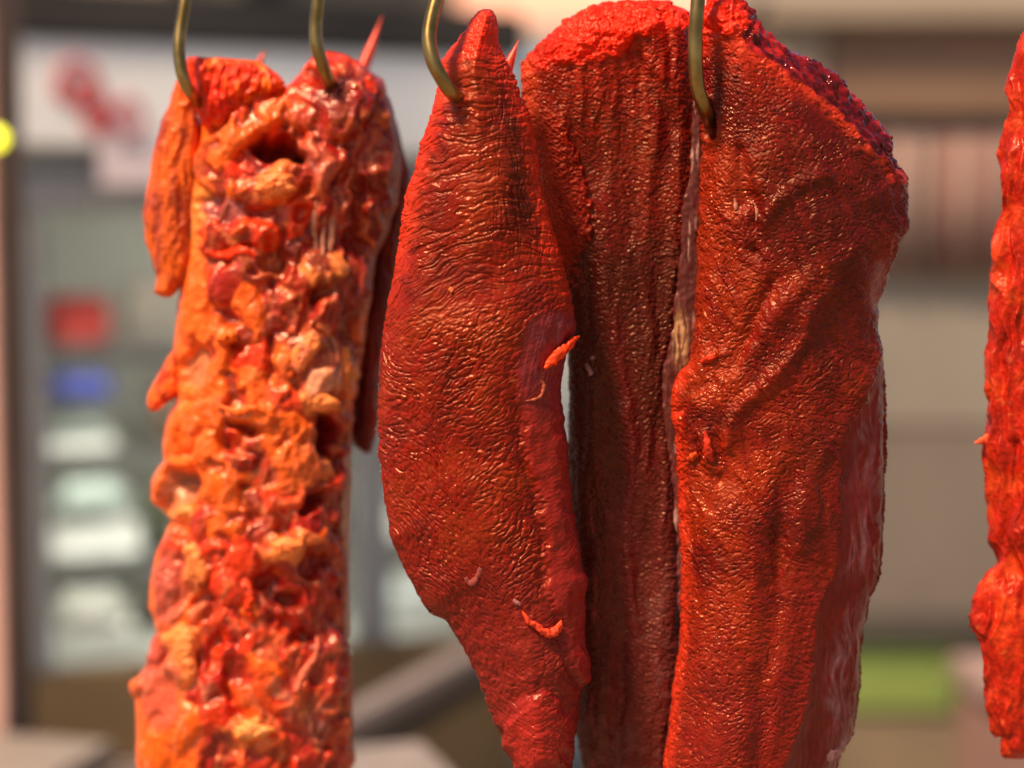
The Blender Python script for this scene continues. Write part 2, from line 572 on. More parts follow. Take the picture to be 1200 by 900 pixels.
shred('torn_shred', [(638, 432), (646, 424), (655, 414), (664, 407), (673, 398), (679, 394)], [1.5, 6, 6.5, 5.5, 4, 1], YA, zA, tA, (.78, .045, .008), 4, label='bright orange-red torn tag on the edge')
shred('torn_shred', [(612, 716), (620, 728), (630, 734), (638, 741), (648, 742), (655, 734), (658, 727)], [1, 3.5, 4, 4.5, 5.5, 4, 1], YA, zA, tA, (.72, .05, .014), 3, wet=.6, seed=1, label='curled red shred')
shred('torn_shred', [(616, 470), (626, 468), (634, 464), (637, 452), (634, 444)], [.6, 1.6, 2, 2.6, 2], YA, zA, tA, (.34, .07, .03), 0, seed=2)
shred('fat_fleck', [(546, 676), (550, 682), (556, 680), (562, 668), (566, 655)], [2, 4.5, 4, 3, 1], YA, zA, tA, (.34, .06, .045), -1, wet=.5, mat=M_FAT, seed=3, flat=.5)
shred('fat_fleck', [(601, 703), (606, 706), (610, 709)], [1.5, 3, 1.5], YA, zA, tA, (.36, .12, .11), 0, wet=.9, mat=M_FAT, seed=4, flat=.6)
shred('fat_fleck', [(526, 338), (530, 342)], [3, 3], YA, zA, tA, (.75, .16, .05), 0, seed=5, flat=.6)

# ================================================================== SLAB B  (dark middle piece)
B_L = [(770, 2), (738, 5), (707, 9), (690, 15), (673, 23), (655, 37), (640, 50), (624, 65), (615, 76), (612, 88), (612, 105), (616, 130), (622, 150), (629, 172), (634, 215), (640, 250), (650, 300), (660, 345), (666, 390),
       (667, 430), (669, 480), (667, 540), (669, 585), (672, 640), (676, 700), (678, 780), (679, 840), (680, 867), (686, 900), (700, 950), (730, 985)]
B_R = [(776, 2), (779, 13), (790, 12), (800, 15), (806, 24), (812, 45), (818, 80), (822, 120), (824, 200), (822, 320), (815, 420), (812, 500), (815, 600), (815, 800), (805, 900), (795, 950), (770, 985)]


def b_top(X):
    return np.interp(X, [608, 620, 640, 690, 730, 745, 790, 820], [84, 84, 80, 72, 62, 42, 34, 30]).astype(f32)


def b_disp(X, Y, Z, d, FR):
    wx = n3(X / 40, Y / 40, Z / 40, 61) * 9; wy = n3(X / 40, Y / 40, Z / 40, 62) * 9
    big = n3(X / 50, Y / 240, Z / 80, 63) * 9 + n3(X / 26, Y / 90, Z / 40, 64) * 4
    top = sm(6, -6, Y + n3(X / 12, Y / 12, 0, 65) * 5 - b_top(X))
    X9 = X + wx + n3(X / 9, Y / 9, Z / 9, 59) * 3; Y9 = Y + wy + n3(X / 9, Y / 9, Z / 9, 60) * 3
    crepe = crack(n3(X9 / 11, Y9 / 5, Z / 14, 66), .5) * .5 + ridge(n3(X9 / 5.5, Y9 / 3.4, Z / 8, 67)) * .5 + n3(X / 3, Y / 2.6, Z / 3, 58) * .5
    vert = ridge(n3((X + wx * .8) / 20, Y / 150, Z / 40, 68)) * 1.8
    gran = ridge(n3(X / 6, Y / 4.5, Z / 6, 69)) * .8 + n3(X / 3, Y / 3, Z / 3, 70) * .5
    rid = sm(0, 8, X - curve([(612, 90), (618, 130), (632, 200), (640, 250), (652, 300)], Y)) * sm(8, 0, X - curve([(628, 90), (648, 120), (670, 170), (686, 230), (690, 270), (664, 312)], Y) + n3(X / 8, Y / 8, 0, 71) * 8)
    rid = rid * sm(110, 150, Y) * sm(318, 285, Y)
    lowamp = .9 + .1 * sm(480, 300, Y)
    sinew = np.exp(-((X - curve([(700, 300), (728, 420), (740, 540), (738, 700), (735, 900)], Y) + wx * .6) / 7) ** 2)
    h = big * np.clip(d / 25, .2, 1) + (crepe * 1.35 * lowamp + vert) * (1 - top) * (1 - .7 * rid) + gran * (top * 2.3 + rid * 2.0 + .35) + 5 * rid + 3 * top + top * (n3(X / 13, Y / 11, Z / 13, 205) * 4.5 + n3(X / 6, Y / 6, Z / 6, 206) * 1.6) + sinew * 2.2 * sm(300, 380, Y)
    h += 1.4 * ridge(n3(X / 14, Y / 14, 5.5, 72)) * sm(20, 0, d)
    # crease that runs down from the rim and the pleats near the hook
    h -= 5 * np.exp(-(pdist([(772, 8), (781, 30), (786, 70), (784, 95)], X, Y) / 5) ** 2)
    h += 3.5 * np.exp(-(pdist([(742, 40), (760, 75), (782, 92)], X, Y) / 7) ** 2)
    h -= 6 * np.exp(-(pdist([(748, 62), (765, 110), (790, 150)], X, Y) / 14) ** 2)
    return h


def b_mask(X, Y):
    n = n3(X / 8, Y / 8, 0, 71) * 8
    rid = sm(0, 8, X - curve([(612, 90), (618, 130), (632, 200), (640, 250), (652, 300)], Y)) * sm(8, 0, X - curve([(628, 90), (648, 120), (670, 170), (686, 230), (690, 270), (664, 312)], Y) + n)
    rid = rid * sm(110, 150, Y) * sm(318, 285, Y)
    top = sm(6, -6, Y + n3(X / 12, Y / 12, 0, 65) * 5 - b_top(X))
    return top, rid


def b_col(X, Y, Z, d, FR):
    top, rid = b_mask(X, Y)
    n = fbm(X / 50, Y / 90, Z / 50, 3, 74); m = fbm(X / 10, Y / 6, Z / 10, 3, 77)
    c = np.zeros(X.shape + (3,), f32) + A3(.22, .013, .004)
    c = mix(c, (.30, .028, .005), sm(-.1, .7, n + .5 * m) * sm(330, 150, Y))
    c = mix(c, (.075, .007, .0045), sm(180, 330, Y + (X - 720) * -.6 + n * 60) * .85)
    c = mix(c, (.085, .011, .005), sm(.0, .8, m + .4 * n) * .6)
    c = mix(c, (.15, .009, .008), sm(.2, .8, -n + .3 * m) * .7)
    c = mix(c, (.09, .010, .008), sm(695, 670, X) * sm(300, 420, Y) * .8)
    st = np.exp(-((X - curve([(700, 300), (728, 420), (740, 540), (738, 700), (735, 900)], Y) + n3(X / 40, Y / 40, Z / 40, 61) * 5) / 10) ** 2) * sm(320, 420, Y)
    c = mix(c, (.20, .010, .009), st * .7)
    c = mix(c, (.40, .045, .05), np.exp(-((X - 697 + n3(0 * X, Y / 30, 0, 79) * 6) / 3.0) ** 2) * sm(540, 620, Y) * sm(.0, .5, n3(X / 6, Y / 25, 0, 80)) * .9)
    c = mix(c, (.46, .018, .004), rid * .6)
    c = c * A3(.66, .40, .46)
    c = mix(c, (.12, .012, .010), sm(470, 640, Y) * sm(690, 715, X) * (.65 + .3 * m))  # sky sheen on the lower face put into the colour
    c = mix(c, (.20, .075, .06), sm(.35, .7, ridge(n3(X / 16 + m * .4, Y / 22, 0, 200))) * sm(.2, .5, n3(X / 40, Y / 60, 0, 201) + .15) * sm(600, 700, Y) * .2)
    c = mix(c, (.36, .011, .003), sm(190, 60, Y + m * 50 + (X - 640) * .25) * .75)
    c = mix(c, (.46, .018, .004), sm(34, 4, X - curve([(612, 90), (618, 130), (632, 200), (640, 250), (652, 300)], Y) + m * 16) * sm(360, 300, Y + m * 30) * .7)
    c = mix(c, (.78, .016, .003), top)
    c = mix(c, (.55, .05, .012), sm(26, 6, X - curve([(612, 90), (618, 130), (632, 200), (640, 250)], Y)) * sm(320, 260, Y) * .7)
    wet = .1 + .15 * top + .2 * st
    return c, wet


YB = 1.222
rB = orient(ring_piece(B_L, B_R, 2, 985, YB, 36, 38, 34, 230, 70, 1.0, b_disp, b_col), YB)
tB = thing('lean_meat_piece', 'dark maroon middle slab of dried meat with bright red top rim, behind its neighbours', 'meat', tuple(ptv(730, 700, YB)))
tp, rd = b_mask(rB['X'], rB['Y'])
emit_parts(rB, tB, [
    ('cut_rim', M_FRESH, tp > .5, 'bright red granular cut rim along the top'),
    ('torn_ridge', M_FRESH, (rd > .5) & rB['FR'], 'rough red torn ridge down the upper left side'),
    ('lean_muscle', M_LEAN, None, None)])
zB = front_z(rB)
shred('fat_fleck', [(687, 426), (690, 432), (693, 440)], [1.5, 3.2, 2.6], YB, zB, tB, (.33, .12, .09), 0, seed=6, flat=.5)
shred('fat_fleck', [(693, 418), (696, 421)], [2.5, 3], YB, zB, tB, (.3, .09, .07), 0, seed=7, flat=.5)

# ================================================================== SLAB C  (wide right piece)
C_L = [(845, -4), (836, 1), (828, 10), (823, 25), (822, 60), (823, 110), (826, 160), (822, 200), (820, 260), (819, 310), (817, 383), (812, 423), (800, 440), (791, 453), (788, 473), (793, 513), (798, 567), (801, 600),
       (801, 650), (802, 700), (800, 760), (792, 800), (785, 860), (778, 900), (780, 950), (800, 990)]
C_R = [(852, -4), (861, 2), (877, 17), (884, 28), (893, 37), (920, 58), (932, 66), (947, 69), (962, 78), (980, 87), (992, 100), (993, 106), (1013, 127), (1033, 150), (1045, 163), (1043, 183), (1047, 200), (1057, 207), (1062, 230),
       (1060, 260), (1052, 290), (1043, 310), (1033, 337), (1028, 360), (1028, 393), (1034, 433), (1037, 483), (1037, 533), (1035, 583), (1032, 650), (1030, 677), (1018, 700), (1013, 733), (1008, 767), (1008, 800), (1003, 833), (999, 860), (985, 885), (978, 905), (960, 950), (930, 990)]
C_CUT = [(862, 36), (873, 60), (900, 72), (927, 90), (967, 117), (997, 147), (1012, 165), (1027, 183), (1047, 203), (1066, 212)]
C_SIDE = [(1060, 330), (1032, 400), (1024, 435), (1010, 473), (995, 500), (986, 533), (984, 600), (979, 667), (957, 717), (952, 760), (950, 800), (940, 847), (917, 900), (900, 960)]


def c_mask(X, Y):
    w = n3(X / 13, Y / 13, 0, 90) * 5
    yc = np.interp(X, [p[0] for p in C_CUT], [p[1] for p in C_CUT]).astype(f32)
    cut = sm(3, -3, Y + w - yc) * sm(864, 876, X + w)
    top = sm(6, -8, Y + w * 2 - np.interp(X, [820, 850, 880, 900], [48, 42, 50, 20]).astype(f32))
    xs = curve(C_SIDE, Y)
    side = sm(-2, 4, X + w * .8 - xs) * sm(392, 430, Y)
    return cut, top, side


def c_disp(X, Y, Z, d, FR):
    cut, top, side = c_mask(X, Y)
    side = side * FR
    wx = n3(X / 45, Y / 45, Z / 45, 91) * 11; wy = n3(X / 45, Y / 45, Z / 45, 92) * 11
    big = n3(X / 120, Y / 160, Z / 120, 93) * 9 + n3(X / 55, Y / 75, Z / 55, 94) * 5
    X9 = X + wx + n3(X / 9, Y / 9, Z / 9, 88) * 3; Y9 = Y + wy + n3(X / 9, Y / 9, Z / 9, 89) * 3
    crepe = crack(n3(X9 / 11, Y9 / 5.4, Z / 14, 96), .5) * .55 + ridge(n3(X9 / 5.5, Y9 / 3.5, Z / 8, 97)) * .55
    u, v = rot(X + wx, Y + wy, 62)
    diag = ridge(n3(u / 60, v / 17, Z / 50, 98)) * 2.1
    u2, v2 = rot(X + wx, Y + wy, 28)
    leaf = ridge(n3(u2 / 10, v2 / 5, Z / 10, 99)) * .9
    low = sm(560, 680, Y) * sm(905, 930, X + wx)
    smooth_zone = sm(.15, .5, n3(X / 55, Y / 70, 0, 100)) * .5
    fine = (crepe * (1 - low) + leaf * low) * 1.35 * (1 - smooth_zone) + n3(X / 3.2, Y / 2.8, Z / 3.2, 101) * .6
    gran = ridge(n3(X / 6.5, Y / 6.5, Z / 6.5, 102)) * 1.5 + n3(X / 3.2, Y / 3.2, Z / 3.2, 103) * .8
    u3, v3 = rot(X, Y, 48)
    fib = ridge(n3(u3 / 22, v3 / 6, Z / 12, 104)) * 1.7 + n3(u3 / 8, v3 / 3.4, Z / 6, 105) * 1.1
    body = (1 - np.maximum(cut, side)) * (1 - .8 * top)
    h = big * np.clip(d / 30, .2, 1) + fine * body + diag * body * sm(120, 260, Y) * sm(900, 560, Y)
    h += gran * top * 1.8 + fib * cut * 1.3 + 2 * top + np.maximum(top, .7 * cut) * (n3(X / 13, Y / 11, Z / 13, 207) * 5 + n3(X / 6, Y / 6, Z / 6, 208) * 2)
    h += side * (ridge(n3((X + wx) / 9, Y / 70, Z / 20, 106)) * 1.0 - 2)
    # edge lips along the cut face and the side face
    h += 4.5 * np.exp(-((pdist(C_CUT, X, Y)) / 8) ** 2) * FR
    h += 4.0 * np.exp(-((pdist(C_SIDE, X, Y)) / 10) ** 2) * FR * sm(380, 440, Y)
    # folds traced from the photo: (points, width, height)
    for pts, w, a in (
        ([(1060, 262), (1020, 280), (985, 300), (962, 318), (930, 345), (905, 372), (880, 410), (858, 445)], 12, 5),
        ([(972, 330), (950, 362), (942, 395), (918, 432), (885, 462), (862, 485), (850, 520)], 9, 6),
        ([(965, 205), (935, 215), (912, 235), (893, 262), (884, 280)], 9, 5),
        ([(868, 180), (872, 205), (870, 240)], 9, -8),
        ([(882, 230), (888, 255), (884, 290)], 8, -6),
        ([(905, 330), (880, 380), (862, 430)], 9, -6),
        ([(838, 520), (836, 545), (842, 560)], 9, -4),
        ([(824, 512), (828, 540), (838, 548)], 6, 6),
        ([(925, 560), (915, 640), (905, 720), (893, 800), (890, 900)], 14, -7),
        ([(1010, 440), (985, 500), (950, 560), (938, 640)], 12, 4),
        ([(800, 445), (832, 420), (848, 412)], 7, 3),
        ([(798, 480), (806, 460), (826, 450)], 6, -5),
        ([(845, 630), (850, 720), (845, 820), (840, 900)], 45, 6)):
        h += a * np.exp(-(pdist(pts, X + wx * .5, Y + wy * .5) / w) ** 2) * FR
    # hook slit
    h -= 30 * np.exp(-(pdist([(830, 122), (834, 142), (835, 158)], X, Y) / 4.0) ** 2) * FR
    h += 4 * np.exp(-((pdist([(830, 122), (834, 142), (835, 158)], X, Y) - 9) / 4) ** 2) * FR
    h += 1.3 * ridge(n3(X / 14, Y / 14, 5.5, 107)) * sm(20, 0, d)
    return h


def c_shape(X, Y, d):
    return 6 * np.sin(np.clip((X - 800) / 220, 0, 1) * PI) + 0 * d


def c_col(X, Y, Z, d, FR):
    cut, top, side = c_mask(X, Y)
    side = side * FR
    n = fbm(X / 70, Y / 70, Z / 70, 3, 110); m = fbm(X / 12, Y / 8, Z / 12, 3, 113)
    c = np.zeros(X.shape + (3,), f32) + A3(.31, .013, .004)
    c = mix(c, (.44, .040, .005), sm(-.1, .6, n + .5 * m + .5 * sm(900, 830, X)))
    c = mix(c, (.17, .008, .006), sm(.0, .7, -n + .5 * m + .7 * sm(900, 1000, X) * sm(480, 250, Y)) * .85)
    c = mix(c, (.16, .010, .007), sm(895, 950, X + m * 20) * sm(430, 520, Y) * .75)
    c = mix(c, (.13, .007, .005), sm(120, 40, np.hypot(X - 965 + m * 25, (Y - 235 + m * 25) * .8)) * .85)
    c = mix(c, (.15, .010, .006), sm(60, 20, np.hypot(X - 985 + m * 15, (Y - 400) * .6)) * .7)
    u, v = rot(X, Y, 62)
    c = mix(c, (.30, .012, .011), sm(.15, .6, n3(u / 60, v / 14, 0, 116)) * .6)
    c = c * A3(.54, .345, .42)
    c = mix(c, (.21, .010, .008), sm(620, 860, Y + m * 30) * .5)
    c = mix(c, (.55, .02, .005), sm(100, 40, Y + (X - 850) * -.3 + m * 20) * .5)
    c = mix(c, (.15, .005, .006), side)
    fx = n3(X / 26, Y / 60, 0, 117) * 12
    streak = (.75 * sm(.5, .95, ridge(n3((X + fx) / 9, (Y) / 60, 0, 118))) + .6 * sm(.5, .95, ridge(n3((X + fx * 1.4) / 4.5, (Y) / 40, 0, 86)))) * sm(-.35, .35, n3(X / 40, Y / 50, 0, 119) + .2)
    band = np.exp(-((X - curve([(1030, 420), (1022, 500), (1012, 600), (1000, 680), (985, 760), (985, 860), (978, 900)], Y)) / 14) ** 2)
    c = mix(c, (.33, .14, .14), side * streak * np.clip(band * 1.25, 0, 1) * .5)
    u3, v3 = rot(X, Y, 48)
    c = mix(c, (.075, .003, .004), cut)
    c = mix(c, (.6, .02, .012), cut * sm(.0, 1.1, n3(u3 / 26, v3 / 7, 0, 120) * .9 + .5 * sm(935, 900, X) + .5 * sm(8, 3, d)) * .55)
    c = mix(c, (.80, .016, .003), top * (1 - cut))
    c = mix(c, (.62, .035, .012), np.exp(-((pdist(C_CUT, X, Y) - 3) / 8) ** 2) * (1 - cut) * sm(.0, .5, m + .4) * .7)
    c = mix(c, (.30, .12, .10), np.exp(-(pdist([(1030, 312), (1022, 345), (1026, 362)], X, Y) / 7) ** 2) * FR * .7)
    c = mix(c, (.05, .004, .003), np.exp(-(pdist([(830, 124), (834, 142), (835, 157)], X, Y) / 4.5) ** 2) * FR)  # wet torn flesh in the slit, with its inner shade painted in
    edge_l = sm(16, 2, d) * sm(900, 850, X) * sm(400, 450, Y)
    c = mix(c, (.58, .03, .008), edge_l * .7)
    wet = .1 + .9 * cut + .1 * side + .1 * top
    return c, wet


YC = 1.185
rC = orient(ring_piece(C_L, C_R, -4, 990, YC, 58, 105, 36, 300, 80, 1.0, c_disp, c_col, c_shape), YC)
tC = thing('lean_meat_piece', 'wide dried red meat slab with wet dark cut edge along its upper right', 'meat', tuple(ptv(910, 700, YC)))
cu, to, si = c_mask(rC['X'], rC['Y'])
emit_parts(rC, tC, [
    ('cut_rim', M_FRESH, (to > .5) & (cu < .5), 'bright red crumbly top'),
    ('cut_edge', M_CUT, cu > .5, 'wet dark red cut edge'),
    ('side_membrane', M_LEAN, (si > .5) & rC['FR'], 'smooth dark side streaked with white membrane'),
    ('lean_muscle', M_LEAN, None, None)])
zC = front_z(rC)
shred('torn_shred', [(826, 505), (829, 520), (831, 533), (836, 540)], [1.5, 5, 5.5, 2.5], YC, zC, tC, (.5, .024, .008), .5, seed=8)
shred('torn_shred', [(806, 538), (812, 536), (818, 530)], [2, 5, 2.5], YC, zC, tC, (.6, .05, .008), .5, seed=9)
shred('torn_shred', [(822, 424), (832, 420), (840, 416)], [2.5, 5, 3], YC, zC, tC, (.5, .022, .006), 0, seed=10)
shred('fat_fleck', [(861, 232), (862, 240), (862, 246)], [1, 3, 1.5], YC, zC, tC, (.4, .14, .08), 0, seed=11, flat=.6)
shred('fat_fleck', [(885, 240), (887, 250), (886, 258)], [.7, 2, 1], YC, zC, tC, (.4, .14, .07), 0, seed=12, flat=.6)
shred('fat_fleck', [(990, 862), (984, 876), (974, 884), (970, 892)], [2, 6, 7, 3], YC, zC, tC, (.34, .13, .11), -2, wet=.4, seed=13, mat=M_FAT, flat=.5)

# pale membrane in the seam between the two: hangs from the wide slab
S_L = [(812, 118), (809, 150), (811, 190), (804, 225), (797, 250), (799, 290), (795, 325), (790, 350), (786, 395), (779, 430), (776, 448), (777, 470), (782, 520), (789, 570), (794, 640), (796, 720), (795, 770), (787, 820), (780, 870)]
S_R = [(826, 118), (828, 150), (828, 200), (826, 300), (822, 390), (815, 430), (800, 450), (796, 480), (802, 560), (807, 640), (807, 740), (800, 820), (790, 870)]


def s_disp(X, Y, Z, d, FR):
    return ridge(n3(X / 7, Y / 50, Z / 10, 130)) * .7 + n3(X / 20, Y / 30, Z / 14, 131) * 2.5 + n3(X / 5, Y / 6, Z / 6, 129) * .8 + n3(0 * X, Y / 9, 3.0, 127) * 2.2 * sm(5, 0, d)


def s_col(X, Y, Z, d, FR):
    n = n3((X + 3 * n3(X / 9, Y / 25, 0, 128)) / 3.2, Y / 38, 0, 132)
    c = np.zeros(X.shape + (3,), f32) + A3(.085, .010, .007)
    c = mix(c, (.40, .19, .14), sm(.3, .75, n + .3 * n3(X / 20, Y / 30, 0, 133)))
    c = mix(c, (.62, .30, .11), sm(30, 8, np.hypot((X - 797) * 2.2, (Y - 400) * .6)) * .7 * sm(-.3, .2, n))
    c = mix(c, (.17, .03, .03), sm(480, 620, Y) * .6 * sm(.25, -.2, n))
    return c, np.full(X.shape, .45, f32)


rS = orient(ring_piece(S_L, S_R, 118, 870, 1.190, 4, 14, 4, 24, 12, 1.5, s_disp, s_col), 1.183)
emit_parts(rS, tC, [('membrane', M_FAT, None, 'pale stringy membrane down the left seam')])

# ================================================================== PIECE D  (cropped by the right border)
D_L = [(1203, 32), (1198, 42), (1193, 62), (1190, 82), (1181, 105), (1180, 133), (1173, 175), (1172, 217), (1174, 250), (1168, 290), (1168, 317), (1158, 367), (1156, 433), (1159, 495), (1157, 530), (1157, 600), (1159, 630), (1163, 657), (1152, 685),
       (1138, 722), (1139, 735), (1148, 747), (1157, 780), (1158, 830), (1162, 858), (1174, 864), (1178, 885), (1190, 889)]
D_R = [(1212, 32), (1240, 60), (1262, 105), (1290, 160), (1305, 250), (1315, 400), (1318, 550), (1315, 700), (1300, 800), (1260, 860), (1205, 889)]


def d_disp(X, Y, Z, d, FR):
    wx = n3(X / 35, Y / 35, Z / 35, 140) * 9; wy = n3(X / 35, Y / 35, Z / 35, 141) * 9
    h = n3(X / 60, Y / 90, Z / 60, 142) * 8 + ridge(n3((X + wx) / 16, (Y + wy) / 70, Z / 20, 143)) * 4.5 + n3((X + wx) / 14, (Y + wy) / 26, Z / 14, 85) * 2.5 + ridge(n3((X + wx) / 8, (Y + wy) / 14, Z / 8, 144)) * .8 + n3(X / 3.4, Y / 3.4, Z / 3.4, 145) * .5
    h -= 6 * np.exp(-(pdist([(1190, 520), (1180, 600), (1168, 655), (1162, 660)], X, Y) / 6) ** 2)
    h += 2 * np.exp(-(pdist([(1160, 670), (1150, 715), (1165, 760)], X, Y) / 14) ** 2)
    return h


def d_col(X, Y, Z, d, FR):
    n = fbm(X / 40, Y / 50, Z / 40, 3, 146); m = fbm(X / 9, Y / 9, Z / 9, 2, 149)
    c = np.zeros(X.shape + (3,), f32) + A3(.52, .016, .004)
    c = mix(c, (.64, .045, .007), sm(0, .6, n + .4 * m))
    c = mix(c, (.38, .012, .006), sm(.1, .6, -n + .4 * m) * .8)
    c = mix(c, (.52, .018, .006), sm(700, 800, Y) * .5)
    c = mix(c, (.70, .14, .04), sm(.55, .85, m) * .5)
    return c * A3(.8, .72, .7), .25 + 0 * X


YD = 1.20
rD = orient(ring_piece(D_L, D_R, 32, 889, YD, 40, 60, 36, 110, 40, 1.5, d_disp, d_col), YD)
tD = thing('meat_strip', 'bright red ragged meat strip cut off by the right border of the photo', 'meat', tuple(ptv(1230, 700, YD)))
emit_parts(rD, tD, [('lean_muscle', M_FRESH, None, None)])
zD = front_z(rD)
shred('torn_shred', [(1176, 512, 0), (1164, 514, 0), (1152, 517, 6), (1142, 519, 6)], [5, 8, 5, 1], YD, lambda a, b: 10, tD, (.78, .09, .03), 0, seed=14, label='pointed orange tag sticking out to the left')

# ================================================================== PIECE E  (ragged bone-in neck piece on the left)
YE = 1.295
E_L = [(376, 61), (366, 68), (360, 75), (350, 92), (344, 104), (325, 112), (290, 114), (262, 118), (240, 124), (231, 140), (228, 170), (224, 220), (220, 280), (214, 345), (207, 385), (205, 412), (203, 440), (206, 470), (197, 499),
       (192, 520), (194, 543), (185, 558), (177, 573), (182, 588), (203, 606), (194, 627), (183, 651), (176, 684), (176, 713), (188, 737), (173, 776), (154, 803), (158, 818), (161, 851), (161, 896), (165, 960), (200, 990)]
E_R = [(384, 61), (404, 66), (425, 78), (446, 96), (458, 129), (465, 162), (470, 200), (466, 240), (452, 275), (440, 300), (434, 350), (426, 400), (418, 450), (412, 510), (410, 534), (406, 570), (407, 630), (405, 690), (407, 740), (410, 800),
       (411, 842), (414, 890), (410, 950), (380, 990)]
OR, RO, RD, MA = (.90, .115, .008), (.74, .034, .005), (.36, .010, .005), (.13, .008, .007)
PE, YL, PK, GR = (.90, .20, .045), (.92, .235, .05), (.46, .055, .024), (.36, .11, .06)
